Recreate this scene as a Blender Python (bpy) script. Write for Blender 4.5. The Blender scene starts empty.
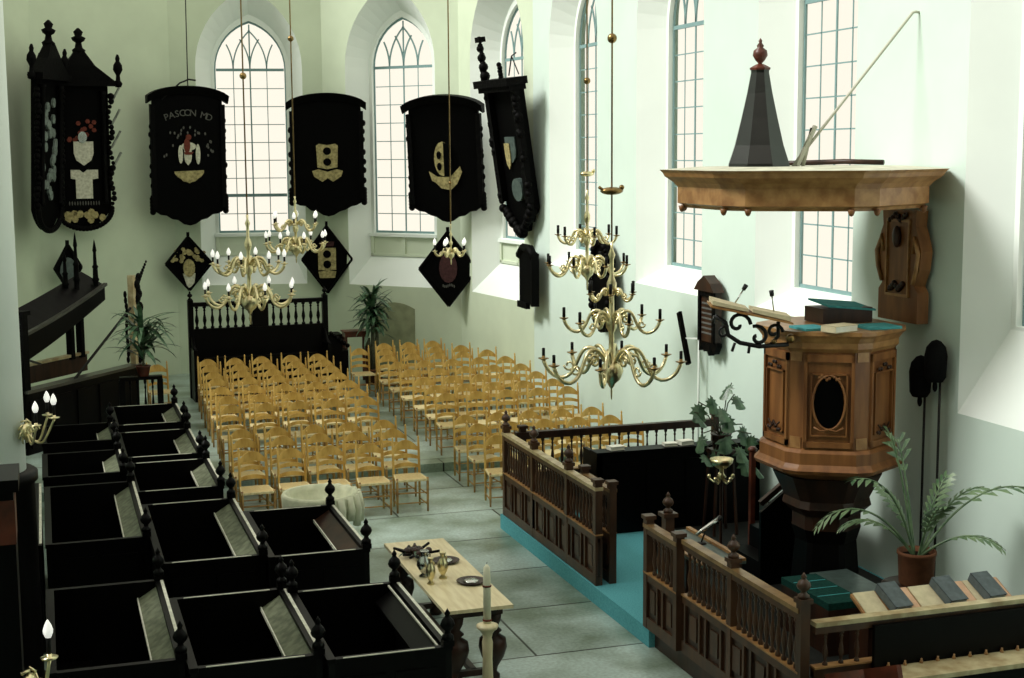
import bpy, bmesh, math, random
from mathutils import Vector, Matrix
from mathutils.geometry import tessellate_polygon
random.seed(7)
PI = math.pi
SC = bpy.context.scene
COL = SC.collection

# ------------------------------------------------------------------ materials
MATS = {}
def mat(name, col, rough=0.6, spec=0.5, metal=0.0, var=0.0, vscale=6.0, col2=None, stretch=None, bump=0.0,
        coat=0.0, emit=None, estr=0.0, detail=4.0, lo=0.35, hi=0.65):
    if name in MATS: return MATS[name]
    m = bpy.data.materials.new(name); m.use_nodes = True
    nt = m.node_tree; b = nt.nodes['Principled BSDF']
    b.inputs['Base Color'].default_value = (*col, 1)
    b.inputs['Roughness'].default_value = rough
    b.inputs['Specular IOR Level'].default_value = spec
    b.inputs['Metallic'].default_value = metal
    b.inputs['Coat Weight'].default_value = coat
    if emit:
        b.inputs['Emission Color'].default_value = (*emit, 1); b.inputs['Emission Strength'].default_value = estr
    if var or col2 or bump:
        tc = nt.nodes.new('ShaderNodeTexCoord'); mp = nt.nodes.new('ShaderNodeMapping')
        if stretch: mp.inputs['Scale'].default_value = stretch
        nt.links.new(tc.outputs['Object'], mp.inputs['Vector'])
        nz = nt.nodes.new('ShaderNodeTexNoise'); nz.inputs['Scale'].default_value = vscale
        nz.inputs['Detail'].default_value = detail
        nt.links.new(mp.outputs['Vector'], nz.inputs['Vector'])
        if var or col2:
            rp = nt.nodes.new('ShaderNodeValToRGB')
            c2 = col2 or tuple(c * (1 - var) for c in col)
            rp.color_ramp.elements[0].position = lo; rp.color_ramp.elements[1].position = hi
            rp.color_ramp.elements[0].color = (*c2, 1); rp.color_ramp.elements[1].color = (*col, 1)
            nt.links.new(nz.outputs['Fac'], rp.inputs['Fac']); nt.links.new(rp.outputs['Color'], b.inputs['Base Color'])
        if bump:
            bp = nt.nodes.new('ShaderNodeBump'); bp.inputs['Strength'].default_value = bump; bp.inputs['Distance'].default_value = 0.02
            nt.links.new(nz.outputs['Fac'], bp.inputs['Height']); nt.links.new(bp.outputs['Normal'], b.inputs['Normal'])
    MATS[name] = m
    return m

APSEP = mat('olive_apse_plaster', (.60, .69, .52), .9, .2, var=.10, vscale=1.0, bump=.15)  # apse walls more olive than the other plaster
PLASTER = mat('plaster', (.61, .735, .655), .9, .2, var=.05, vscale=1.3, bump=.15)
REVEAL = mat('window_limewash', (.82, .885, .83), .85, .2, var=.04, vscale=1.1)
PANELW = mat('apron_plaster', (.64, .72, .56), .85, .2, var=.05, vscale=2.0)
EBONY = mat('black_stained_oak', (.0012, .001, .001), .42, .10, var=.3, vscale=5, stretch=(1, 1, .2))
BLACKP = mat('black_paint', (.001, .001, .001), .6, .04, var=.3, vscale=9)
CARVED = mat('carved_black_wood', (.0015, .0014, .0014), .6, .06, var=.5, vscale=14, bump=.5)
PEWPAN = mat('polished_pew_panel', (.0015, .0015, .0012), .34, .15, var=.4, vscale=3, stretch=(1, .2, 1))
PEWRAIL = mat('worn_pew_cap', (.06, .06, .05), .3, .6, var=.4, vscale=5)
LITDESK = mat('grey_green_lit_tone', (.17, .19, .12), .6, .3, col2=(.08, .09, .055), vscale=12)  # light falling on the pew book desks, put into their colour
RAILHI = mat('pale_highlight', (.68, .68, .56), .4, .4, var=.3, vscale=12)  # highlight lines along the pew rails and desks, painted as pale strips
OAK = mat('golden_oak', (.27, .115, .036), .42, .4, col2=(.14, .052, .016), vscale=7, stretch=(1, 1, .15), bump=.08)
OAKL = mat('pale_oak_moulding', (.40, .215, .078), .38, .5, col2=(.24, .11, .035), vscale=8)
OAKD = mat('dark_oak', (.04, .015, .007), .4, .35, col2=(.015, .006, .003), vscale=8, stretch=(1, 1, .2), bump=.08)
FENCE = mat('brown_fence_oak', (.075, .032, .014), .4, .4, col2=(.04, .018, .009), vscale=9, stretch=(1, 1, .25))
FENCET = mat('worn_top_rail', (.55, .47, .28), .35, .5, col2=(.33, .24, .12), vscale=7)
RAILB = mat('brown_top_rail', (.27, .17, .07), .35, .5, col2=(.15, .08, .03), vscale=7)
RUSH = mat('woven_rush', (.84, .74, .44), .8, .2, col2=(.68, .54, .27), vscale=22, stretch=(1, 4, 1), bump=.3)
CHAIRW = mat('honey_beech', (.72, .48, .14), .4, .5, col2=(.46, .26, .05), vscale=9, stretch=(1, 1, .3))
CHAIRSH = mat('honey_beech_shaded', (.46, .28, .09), .45, .4, col2=(.28, .15, .05), vscale=9)  # darker copy of the beech: shade low on the chairs put into the colour
BRASS = mat('polished_brass', (.88, .78, .46), .3, .5, 1.0, var=.35, vscale=12)
BRASSD = mat('aged_brass', (.30, .20, .08), .3, .5, 1.0, var=.4, vscale=12)
IRON = mat('black_iron', (.008, .008, .008), .45, .3, var=.3)
BLACKC = mat('black_candle_sleeve', (.004, .004, .004), .6, .2, var=.2)
BULB = mat('milk_glass_flame', (.95, .95, .9), .3, .5, emit=(1, .98, .92), estr=.55, var=.02)
WAX = mat('white_wax', (.85, .82, .62), .5, .4, var=.1, vscale=20)
BLUE = mat('turquoise_carpet', (.13, .42, .47), .95, .05, col2=(.09, .33, .38), vscale=60, bump=.2)
GREENC = mat('dark_green_cushion', (.008, .05, .04), .9, .1, var=.4, vscale=30)
TEALC = mat('turquoise_cloth', (.08, .36, .38), .85, .1, var=.2, vscale=14)
TABLE = mat('pale_scrubbed_oak', (.76, .67, .43), .35, .5, col2=(.62, .52, .30), vscale=5, stretch=(4, .5, 1))
SILVER = mat('silver', (.6, .62, .58), .25, .5, 1.0, var=.3)
WINFR = mat('blue_grey_window_paint', (.20, .33, .33), .5, .4, var=.1)
LEAF = mat('glossy_leaf', (.10, .19, .10), .3, .5, col2=(.02, .06, .03), vscale=8)
PALM = mat('palm_leaf', (.16, .24, .12), .4, .5, col2=(.05, .11, .05), vscale=6)
BARK = mat('plant_stem', (.10, .11, .07), .8, .2, var=.4, vscale=20)
TERRA = mat('terracotta', (.14, .055, .025), .8, .2, var=.3, vscale=12)
SOIL = mat('soil', (.02, .014, .01), .95, .1, var=.4, vscale=30)
GOLD = mat('dull_gold_paint', (.42, .36, .16), .6, .3, col2=(.2, .17, .07), vscale=18)
CREAM = mat('cream_paint', (.62, .62, .50), .7, .2, col2=(.42, .42, .32), vscale=20)
RED = mat('faded_red_paint', (.16, .035, .02), .7, .2, var=.4, vscale=20)
REDB = mat('purple_brown_paint', (.055, .02, .02), .7, .2, var=.5, vscale=20)
STONE = mat('pale_stone', (.60, .61, .44), .8, .2, col2=(.44, .46, .32), vscale=7, bump=.3)
PAPER = mat('paper', (.80, .80, .70), .8, .2, var=.08, vscale=20)
GREYB = mat('grey_book_cloth', (.10, .125, .13), .6, .3, var=.3, vscale=18)
PINKC = mat('faded_pink_cloth', (.62, .40, .26), .85, .1, var=.15, vscale=14)
CREAMC = mat('cream_cloth', (.62, .55, .36), .85, .1, var=.15, vscale=14)
SLAB = mat('grey_top', (.07, .10, .09), .35, .5, var=.4, vscale=14)
MARKW = mat('dim_white_lettering', (.10, .10, .09), .7, .2, var=.2)
BAGM = mat('black_velvet', (.006, .006, .006), .95, .05, var=.3, vscale=30)
REDW = mat('reddish_wood', (.13, .03, .015), .4, .4, col2=(.06, .018, .01), vscale=8)

def floor_mat():
    m = bpy.data.materials.new('stone_floor'); m.use_nodes = True
    nt = m.node_tree; b = nt.nodes['Principled BSDF']; N = nt.nodes.new; L = nt.links.new
    tc = N('ShaderNodeTexCoord'); mp = N('ShaderNodeMapping'); mp.inputs['Rotation'].default_value = (0, 0, .0)
    L(tc.outputs['Object'], mp.inputs['Vector'])
    br = N('ShaderNodeTexBrick'); br.inputs['Scale'].default_value = 1.0
    br.inputs['Brick Width'].default_value = 2.3; br.inputs['Row Height'].default_value = 1.5
    br.inputs['Mortar Size'].default_value = .016; br.inputs['Mortar Smooth'].default_value = .4
    br.inputs['Color1'].default_value = (.58, .73, .69, 1); br.inputs['Color2'].default_value = (.38, .49, .45, 1)
    br.inputs['Mortar'].default_value = (.03, .04, .03, 1); br.offset = .4
    L(mp.outputs['Vector'], br.inputs['Vector'])
    n1 = N('ShaderNodeTexNoise'); n1.inputs['Scale'].default_value = 1.1; n1.inputs['Detail'].default_value = 7
    L(tc.outputs['Object'], n1.inputs['Vector'])
    r1 = N('ShaderNodeValToRGB'); r1.color_ramp.elements[0].position = .36; r1.color_ramp.elements[0].color = (.42, .45, .36, 1)
    r1.color_ramp.elements[1].position = .62; r1.color_ramp.elements[1].color = (1, 1, 1, 1)
    L(n1.outputs['Fac'], r1.inputs['Fac'])
    n2 = N('ShaderNodeTexNoise'); n2.inputs['Scale'].default_value = 26; n2.inputs['Detail'].default_value = 3
    L(tc.outputs['Object'], n2.inputs['Vector'])
    r2 = N('ShaderNodeValToRGB'); r2.color_ramp.elements[0].position = .3; r2.color_ramp.elements[0].color = (.72, .72, .7, 1)
    r2.color_ramp.elements[1].position = .7; L(n2.outputs['Fac'], r2.inputs['Fac'])
    a = N('ShaderNodeMix'); a.data_type = 'RGBA'; a.blend_type = 'MULTIPLY'; a.inputs['Factor'].default_value = 1
    L(br.outputs['Color'], a.inputs['A']); L(r1.outputs['Color'], a.inputs['B'])
    c = N('ShaderNodeMix'); c.data_type = 'RGBA'; c.blend_type = 'MULTIPLY'; c.inputs['Factor'].default_value = 1
    L(a.outputs['Result'], c.inputs['A']); L(r2.outputs['Color'], c.inputs['B'])
    L(c.outputs['Result'], b.inputs['Base Color']); b.inputs['Roughness'].default_value = .32
    b.inputs['Specular IOR Level'].default_value = .5
    return m
FLOOR = floor_mat()

def glass_mat():
    m = bpy.data.materials.new('old_window_glass'); m.use_nodes = True
    nt = m.node_tree; nt.nodes.clear(); N = nt.nodes.new; L = nt.links.new
    o = N('ShaderNodeOutputMaterial'); t = N('ShaderNodeBsdfTransparent'); g = N('ShaderNodeBsdfGlossy')
    t.inputs['Color'].default_value = (1, 1, .99, 1); g.inputs['Roughness'].default_value = .1
    mx = N('ShaderNodeMixShader'); mx.inputs[0].default_value = .02
    L(t.outputs[0], mx.inputs[1]); L(g.outputs[0], mx.inputs[2]); L(mx.outputs[0], o.inputs[0])
    return m
GLASS = glass_mat()

# ------------------------------------------------------------------ mesh helper
class MB:
    def __init__(s, M=None): s.v = []; s.f = []; s.sm = []; s.M = M or Matrix()
    def add(s, vs, fs, smooth=False, M=None):
        T = s.M @ M if M is not None else s.M
        n = len(s.v); s.v += [T @ Vector(p) for p in vs]
        s.f += [tuple(i + n for i in f) for f in fs]; s.sm += [smooth] * len(fs); return s
    def box(s, x0, x1, y0, y1, z0, z1, M=None):
        v = [(x0,y0,z0),(x1,y0,z0),(x1,y1,z0),(x0,y1,z0),(x0,y0,z1),(x1,y0,z1),(x1,y1,z1),(x0,y1,z1)]
        return s.add(v, [(0,3,2,1),(4,5,6,7),(0,1,5,4),(1,2,6,5),(2,3,7,6),(3,0,4,7)], False, M)
    def beam(s, p0, p1, w, h, up=(0,0,1)):
        p0 = Vector(p0); p1 = Vector(p1); d = (p1-p0).normalized(); u = Vector(up)
        r = d.cross(u).normalized(); u = r.cross(d)
        v = []
        for p in (p0, p1):
            for a, b in ((-1,-1),(1,-1),(1,1),(-1,1)): v.append(p + r*(a*w/2) + u*(b*h/2))
        return s.add(v, [(0,1,2,3),(7,6,5,4),(0,4,5,1),(1,5,6,2),(2,6,7,3),(3,7,4,0)])
    def prism(s, poly, z0, z1, M=None, smooth=False):
        n = len(poly); v = [(x,y,z0) for x,y in poly] + [(x,y,z1) for x,y in poly]
        f = [(i,(i+1)%n,n+(i+1)%n,n+i) for i in range(n)]
        s.add(v, f, smooth, M)
        tri = tessellate_polygon([[Vector((x,y,0)) for x,y in poly]])
        s.add(v, [tuple(t) for t in tri] + [tuple(n+i for i in reversed(t)) for t in tri], False, M); return s
    def lathe(s, prof, n=12, c=(0,0,0), M=None, ang=0, smooth=True):
        v = []; f = []
        for r, z in prof:
            for k in range(n):
                a = ang + 2*PI*k/n; v.append((c[0]+r*math.cos(a), c[1]+r*math.sin(a), c[2]+z))
        m = len(prof)
        for j in range(m-1):
            for k in range(n): f.append((j*n+k, j*n+(k+1)%n, (j+1)*n+(k+1)%n, (j+1)*n+k))
        if prof[0][0] > 1e-4: f.append(tuple(range(n-1,-1,-1)))
        if prof[-1][0] > 1e-4: f.append(tuple((m-1)*n+k for k in range(n)))
        return s.add(v, f, smooth, M)
    def loft(s, rings, cap=True, smooth=False):
        n = len(rings[0]); v = [p for r in rings for p in r]; f = []
        for j in range(len(rings)-1):
            for k in range(n): f.append((j*n+k, j*n+(k+1)%n, (j+1)*n+(k+1)%n, (j+1)*n+k))
        if cap: f.append(tuple(range(n-1,-1,-1))); f.append(tuple((len(rings)-1)*n+k for k in range(n)))
        return s.add(v, f, smooth)
    def tube(s, pts, r, n=6, cap=True):
        pts = [Vector(p) for p in pts]; rs = r if isinstance(r, (list, tuple)) else [r]*len(pts)
        v = []; f = []; prev = None
        for i, p in enumerate(pts):
            d = (pts[min(i+1,len(pts)-1)] - pts[max(i-1,0)])
            d = d.normalized() if d.length > 1e-9 else Vector((0,0,1))
            if prev is None: a = d.orthogonal().normalized()
            else:
                a = prev - d*prev.dot(d); a = a.normalized() if a.length > 1e-6 else d.orthogonal().normalized()
            prev = a; b = d.cross(a)
            for k in range(n):
                t = 2*PI*k/n; v.append(p + (a*math.cos(t) + b*math.sin(t))*rs[i])
        for j in range(len(pts)-1):
            for k in range(n): f.append((j*n+k, j*n+(k+1)%n, (j+1)*n+(k+1)%n, (j+1)*n+k))
        if cap: f.append(tuple(range(n-1,-1,-1))); f.append(tuple((len(pts)-1)*n+k for k in range(n)))
        return s.add(v, f, True)
    def ball(s, c, r, n=8, sc=(1,1,1), M=None):
        m = n; v = []; f = []
        for j in range(m+1):
            t = PI*j/m
            for k in range(n):
                a = 2*PI*k/n
                v.append((c[0]+r*sc[0]*math.sin(t)*math.cos(a), c[1]+r*sc[1]*math.sin(t)*math.sin(a), c[2]-r*sc[2]*math.cos(t)))
        for j in range(m):
            for k in range(n): f.append((j*n+k, j*n+(k+1)%n, (j+1)*n+(k+1)%n, (j+1)*n+k))
        return s.add(v, f, True, M)
    def mesh(s, name):
        me = bpy.data.meshes.new(name); me.from_pydata([tuple(p) for p in s.v], [], s.f)
        me.polygons.foreach_set('use_smooth', s.sm); me.validate(); me.update()
        bm = bmesh.new(); bm.from_mesh(me); bmesh.ops.remove_doubles(bm, verts=bm.verts, dist=1e-5)
        bmesh.ops.recalc_face_normals(bm, faces=bm.faces); bm.to_mesh(me); bm.free(); return me
    def build(s, name, m, parent=None):
        me = s.mesh(name); me.materials.append(m)
        o = bpy.data.objects.new(name, me); COL.objects.link(o)
        if parent is not None: o.parent = parent
        return o

def tag(o, label, cat, group=None):
    o['label'] = label; o['category'] = cat
    if group: o['group'] = group
    return o
def thing(name, label, cat, loc=(0,0,0), rz=0.0, group=None, rot=None):
    o = bpy.data.objects.new(name, None); COL.objects.link(o)
    o.empty_display_size = .1; o.location = loc; o.rotation_euler = rot or (0, 0, rz)
    return tag(o, label, cat, group)
def struct(o): o['kind'] = 'structure'; return o
def copy_tree(o, parent=None):
    c = o.copy(); COL.objects.link(c); c.parent = parent
    for ch in KIDS.get(o.name, []): copy_tree(ch, c)
    return c
KIDS = {}
def index_kids(o):
    def rec(p):
        ks = [q for q in COL.objects if q.parent == p]; KIDS[p.name] = ks
        for k in ks: rec(k)
    rec(o)
TR = Matrix.Translation
def RZ(a): return Matrix.Rotation(a, 4, 'Z')
def RX(a): return Matrix.Rotation(a, 4, 'X')
def RY(a): return Matrix.Rotation(a, 4, 'Y')

# ------------------------------------------------------------------ camera
F = 1450.0; H = 5.1; YAW = math.radians(17.9); PIT = math.radians(7.35); ROLL = math.radians(.4)
fw = Vector((math.sin(YAW)*math.cos(PIT), math.cos(YAW)*math.cos(PIT), -math.sin(PIT)))
rt = Vector((math.cos(YAW), -math.sin(YAW), 0)); up = rt.cross(fw)
c_, s_ = math.cos(ROLL), math.sin(ROLL)
r2 = rt*c_ - up*s_; u2 = rt*s_ + up*c_
cam = bpy.data.cameras.new('camera'); co = bpy.data.objects.new('camera', cam); COL.objects.link(co)
cam.sensor_width = 36; cam.lens = F*36/1024; cam.clip_end = 300
co.matrix_world = Matrix(((r2.x,u2.x,-fw.x,0),(r2.y,u2.y,-fw.y,0),(r2.z,u2.z,-fw.z,H),(0,0,0,1)))
SC.camera = co

# ------------------------------------------------------------------ room shell
A = Vector((9.05, 26.6)); B = Vector((8.6, 30.2)); Cc = Vector((6.15, 32.8)); D = Vector((2.85, 33.4))
E = Vector((-.05, 32.0)); G = Vector((-1.6, 29.2))
WH = 10.5; FZ = .14
m = MB(); m.box(-3, 10, -3, 34.5, -.3, 0); struct(m.build('floor', FLOOR))
# raised choir floor (one step up)
poly = [(9.05,22.15),(A.x,A.y),(B.x,B.y),(Cc.x,Cc.y),(D.x,D.y),(E.x,E.y),(G.x,G.y),(-1.6,22.15)]
m = MB(); m.prism([(x-.0 if x<9 else x,y) for x,y in poly], 0.001, FZ); o = struct(m.build('floor_choir_step', FLOOR))

def arch(w, z0, zs, rise, n=9):
    """opening outline, ccw seen from inside: (s,z)"""
    p = [(-w/2, z0), (w/2, z0)]
    # two arcs meeting in a point; each arc centre lies on the springing line
    a = w/2; R = (a*a + rise*rise)/(2*a)
    cx = a - R; t1 = math.atan2(rise, -cx) if cx < 0 else math.atan2(rise, -cx)
    right = [(cx + R*math.cos(t1*k/n), zs + R*math.sin(t1*k/n)) for k in range(n+1)]
    p += right + [(-x, z) for x, z in reversed(right[:-1])]
    return p
WIN = 0
def wall(name, p, q, centres, *args, **kw):
    global PLASTER
    keep = PLASTER
    if 'apse' in name: PLASTER = APSEP
    r = wall_build(name, p, q, centres, *args, **kw); PLASTER = keep; return r
def wall_build(name, p, q, centres, dep=.5, zb=2.15, ow=2.35, apron=True):
    """inner face from p to q (room on the left when walking p to q); centres = distance of each window axis"""
    global WIN
    L = (q-p).length; t = (q-p)/L; n = Vector((t.y, -t.x))   # n points OUT of the room
    def P(s, d, z): return (p.x + t.x*s + n.x*d, p.y + t.y*s + n.y*d, z)
    outer = [Vector((0,0,0)), Vector((L,0,0)), Vector((L,WH,0)), Vector((0,WH,0))]
    loops = [outer]; allp = [(v.x, v.y) for v in outer]; fr = []
    ZB = zb if isinstance(zb, list) else [zb]*len(centres)
    for c, zb in zip(centres, ZB):
        f = [(c+s, z) for s, z in arch(ow, zb, 7.0, 1.75)]
        fr.append(f); loops.append([Vector((s,z,0)) for s,z in reversed(f)]); allp += list(reversed(f))
    tris = tessellate_polygon(loops)
    m = MB(); m.add([P(s,0,z) for s,z in allp], [tuple(x) for x in tris])
    m.add([P(0,1.1,0),P(L,1.1,0),P(L,1.1,WH),P(0,1.1,WH)][:0], [])
    m.add([P(0,0,WH),P(L,0,WH),P(L,.68,WH),P(0,.68,WH)], [(0,1,2,3)])
    # outside face with window holes
    lo2 = [outer]; al2 = [(v.x, v.y) for v in outer]
    for c in centres:
        g = [(c+s, z) for s, z in arch(2.3, 2.95, 7.0, 1.7)]
        lo2.append([Vector((s,z,0)) for s,z in reversed(g)]); al2 += list(reversed(g))
    m.add([P(s,.68,z) for s,z in al2], [tuple(x) for x in tessellate_polygon(lo2)])
    w = struct(m.build(name, PLASTER))
    P_ = P
    for c, zb in zip(centres, ZB):
        P = P_
        WIN += 1
        e = bpy.data.objects.new('window_%d' % WIN, None); COL.objects.link(e); struct(e)
        # splayed embrasure
        fo = arch(ow, zb, 7.0, 1.75); ba = arch(1.76, 2.78 if apron else 3.26, 7.0, 1.22)
        m = MB(); N = len(fo)
        m.add([P(c+s,0,z) for s,z in fo] + [P(c+s,dep,z) for s,z in ba], [(i,(i+1)%N,N+(i+1)%N,N+i) for i in range(N)])
        rr = arch(1.60, 3.3, 7.0, 1.08)
        gl = arch(1.72, 3.24, 7.0, 1.2)
        m.build('window_reveal', REVEAL, e)
        # panelled apron under the sill and the wall thickness behind it
        m = MB(); m.add([P(c-.88,.5,2.78 if apron else 3.2),P(c+.88,.5,2.78 if apron else 3.2),P(c+.88,.5,3.26),P(c-.88,.5,3.26)],[(0,1,2,3)])
        def bx(s0,s1,d0,d1,z0,z1):
            v = [P(s0,d0,z0),P(s1,d0,z0),P(s1,d1,z0),P(s0,d1,z0),P(s0,d0,z1),P(s1,d0,z1),P(s1,d1,z1),P(s0,d1,z1)]
            return v, [(0,3,2,1),(4,5,6,7),(0,1,5,4),(1,2,6,5),(2,3,7,6),(3,0,4,7)]
        for a in () if not apron else ((-.88,-.8,.46,.5,2.78,3.26),(-.04,.04,.46,.5,2.78,3.26),(.8,.88,.46,.5,2.78,3.26),(-.88,.88,.46,.5,2.78,2.84)):
            m.add(*bx(c+a[0],c+a[1],*a[2:]))
        if apron:
            m.build('window_apron', PANELW, e)
            m = MB(); m.add(*bx(c-.9,c+.9,.42,.62,3.22,3.29)); m.build('window_sill', REVEAL, e)
        def P(s, d, z, _d=dep-.5): return (p.x + t.x*s + n.x*(d+_d), p.y + t.y*s + n.y*(d+_d), z)
        # plaster margin round the frame
        m = MB(); K = len(ba); b2 = arch(1.76, 3.26, 7.0, 1.22); in2 = arch(1.60, 3.30, 7.0, 1.08)
        m.add([P(c+s,.5,z) for s,z in b2]+[P(c+s,.5,z) for s,z in in2]+[P(c+s,.6,z) for s,z in in2],
              [(i,(i+1)%K,K+(i+1)%K,K+i) for i in range(K)]+[(K+i,K+(i+1)%K,2*K+(i+1)%K,2*K+i) for i in range(K)])
        m.build('window_margin', REVEAL, e)
        # painted frame
        m = MB(); i3 = arch(1.54, 3.35, 7.0, 1.03)
        m.add([P(c+s,.575,z) for s,z in in2]+[P(c+s,.575,z) for s,z in i3]+[P(c+s,.60,z) for s,z in i3]+[P(c+s,.60,z) for s,z in in2],
              [(i,(i+1)%K,K+(i+1)%K,K+i) for i in range(K)]+[(K+i,K+(i+1)%K,2*K+(i+1)%K,2*K+i) for i in range(K)]+[(2*K+i,2*K+(i+1)%K,3*K+(i+1)%K,3*K+i) for i in range(K)])
        m.add(*bx(c-.016,c+.016,.582,.598,3.33,8.0)); m.add(*bx(c-.76,c+.76,.57,.61,6.96,7.02))
        if c and WIN in (7,): m.add(*bx(c-.76,c+.76,.55,.62,4.12,4.19))
        m.build('window_frame', WINFR, e)
        # glazing bars incl. intersecting tracery in the head
        m = MB()
        for s in (-.375, .375): m.add(*bx(c+s-.009,c+s+.009,.585,.595,3.33,7.0))
        for k in range(1, 9): z = 3.33 + k*.405; m.add(*bx(c-.75,c+.75,.585,.595,z-.009,z+.009))
        R = 1.16; 
        def arc(x0, d, tmax, w=.011):
            pts = []
            for k in range(13):
                a = tmax*k/12; pts.append((x0 + d*(R - R*math.cos(a)), 7.0 + R*math.sin(a)))
            for (xa,za),(xb,zb) in zip(pts[:-1], pts[1:]):
                if min(abs(xa),abs(xb)) > .75: continue
                m.beam(P(c+xa,.59,za), P(c+xb,.59,zb), .03, .024, up=(n.x,n.y,0))
        arc(-.375, 1, .85); arc(.375, -1, .85); arc(0, 1, .62); arc(0, -1, .62); arc(-.375,-1,.5); arc(.375,1,.5)
        m.build('glazing_bars', WINFR, e)
        m = MB(); m.add([P(c+s,.59,z) for s,z in in2], [tuple(x) for x in tessellate_polygon([[Vector((s,z,0)) for s,z in in2]])])
        m.build('window_pane', GLASS, e)
    return w
P0 = Vector((9.05, -2.0))
wall('wall_right', P0, A, [13.6, 18.2, 22.3, 26.45], .36, [2.35, 3.0, 3.0, 3.0], 2.45, False)
wall('wall_apse_right', A, B, [1.72], .5, 2.15, 2.6)
wall('wall_apse_end', B, Cc, [1.77])
wall('wall_apse_centre', Cc, D, [1.62])
wall('wall_apse_left', D, E, [])
wall('wall_apse_corner', E, G, [])
wall('wall_left', G, Vector((-1.6, -2)), [4.0, 9.5, 15.0, 20.5])

m = MB(); m.box(-3,10,-2.6,-2.3,0,WH); struct(m.build('light_block_rear', mat('dark_light_block', (.05,.03,.02), .6, .3, var=.3)))  # unseen; added dark to stop light flooding in from behind the camera
m = MB(); m.box(-1.6,9.05,-2.3,3.5,WH,WH+.2); struct(m.build('light_block_top', mat('dark_light_block', (.05,.03,.02))))  # unseen partial cover, added to cut the light from above and behind
# world, sun, view
w = bpy.data.worlds.new('sky'); SC.world = w; w.use_nodes = True
bg = w.node_tree.nodes['Background']; bg.inputs['Color'].default_value = (1.0, .94, .81, 1); bg.inputs['Strength'].default_value = 1.03
sun = bpy.data.lights.new('sun', 'SUN'); sun.energy = 4.0; sun.angle = math.radians(22); sun.color = (1, .985, .94)
so = bpy.data.objects.new('sun', sun); COL.objects.link(so)
so.rotation_euler = Vector((.76, -.10, -.70)).to_track_quat('-Z', 'Y').to_euler()
so.location = (-5, 5, 14)
SC.view_settings.view_transform = 'Standard'; SC.view_settings.look = 'None'
SC.view_settings.exposure = 0.02; SC.view_settings.gamma = 1.0; SC.view_settings.use_curve_mapping = False
SC.cycles.max_bounces = 6; SC.cycles.diffuse_bounces = 4; SC.cycles.transparent_max_bounces = 8

# ------------------------------------------------------------------ ladder-back chairs
def post_prof(h, r):
    return [(r*.75,0),(r,.03),(r,.40),(r*.9,.5),(r,.56),(r*.95,h-.07),(r*.6,h-.055),(r*1.1,h-.035),(r*.95,h-.015),(r*.2,h)]
def make_chair():
    t = thing('ladder_back_chair', 'x', 'chair')
    w, wb, d = .215, .185, .40          # half width front / back, depth; chair faces -y
    for sx in (-1, 1):
        m = MB(); m.tube([(sx*w,-d/2,0),(sx*w,-d/2,.2),(sx*w,-d/2,.44),(sx*w,-d/2,.485)], [.014,.018,.018,.015], 8); m.build('leg', CHAIRSH, t)
        # rear leg runs up into the back post with a turned finial
        m = MB(); m.tube([(sx*wb,d/2,0),(sx*wb,d/2,.44),(sx*wb,d/2+.03,.80),(sx*wb,d/2+.045,.925),(sx*wb,d/2+.046,.94),(sx*wb,d/2+.047,.955),(sx*wb,d/2+.048,.975),(sx*wb,d/2+.05,.99)],
                         [.015,.018,.017,.016,.009,.015,.012,.004], 8); m.build('leg', CHAIRW, t)
    m = MB()
    m.loft([[(-w-.015,-d/2-.015,z),(w+.015,-d/2-.015,z),(wb+.005,d/2,z),(-wb-.005,d/2,z)] for z in (.435,.465)])
    m.loft([[(-w-.0,-d/2-.0,.465),(w,-d/2,.465),(wb-.01,d/2-.01,.465),(-wb+.01,d/2-.01,.465)],[(-.02,-.02,.452),(.02,-.02,.452),(.02,.02,.452),(-.02,.02,.452)]])
    m.build('seat', RUSH, t)
    for z0, h, a in ((.545,.035,.03),(.665,.035,.035),(.785,.045,.10)):
        m = MB(); n = 8; lo = []; hi = []
        for k in range(n+1):
            u = -1 + 2*k/n; x = u*(wb-.01); y = d/2 + .012 + (z0-.44)*.09 + .03*(1-u*u)
            zt = z0 + h + a*(1-u*u)*(1 if a < .05 else 1); zb = z0 + .02*(1-u*u) - .01
            lo.append((x,y,zb)); hi.append((x,y+.004,zt))
        v = []; 
        for (a0, b0) in zip(lo, hi): v += [a0, b0, (b0[0],b0[1]+.014,b0[2]), (a0[0],a0[1]+.014,a0[2])]
        f = []
        for k in range(n):
            for j in range(4): f.append((4*k+j, 4*k+(j+1)%4, 4*k+4+(j+1)%4, 4*k+4+j))
        f += [(3,2,1,0),(4*n,4*n+1,4*n+2,4*n+3)]
        m.add(v, f); m.build('back_slat', CHAIRW, t)
    for z in (.13,.27): m = MB(); m.tube([(-w,-d/2,z),(0,-d/2,z),(w,-d/2,z)], [.008,.012,.008], 6); m.build('rung', CHAIRSH, t)
    for sx in (-1,1):
        for z in (.10,.24): m = MB(); m.tube([(sx*w,-d/2,z),(sx*(w+wb)/2,0,z),(sx*wb,d/2,z)], [.008,.011,.008], 6); m.build('rung', CHAIRSH, t)
    m = MB(); m.tube([(-wb,d/2,.18),(wb,d/2,.18)], .009, 6); m.build('rung', CHAIRSH, t)
    return t
chair = make_chair(); index_kids(chair); used = [False]
ORD = ['front','second','third','fourth','fifth','sixth','seventh','eighth','ninth','tenth','eleventh']
CO = ['at the left end of the row','second from the left end','in the middle of the row','second from the right end','at the right end of the row']
def put_chair(x, y, z, rz, label, group):
    c = chair if not used[0] else copy_tree(chair); used[0] = True
    c.location = (x, y-.30, z); c.scale = (1.03,)*3; c.rotation_euler = (0, 0, rz); c['label'] = label
    if group: c['group'] = group
    elif 'group' in c: del c['group']
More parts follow.
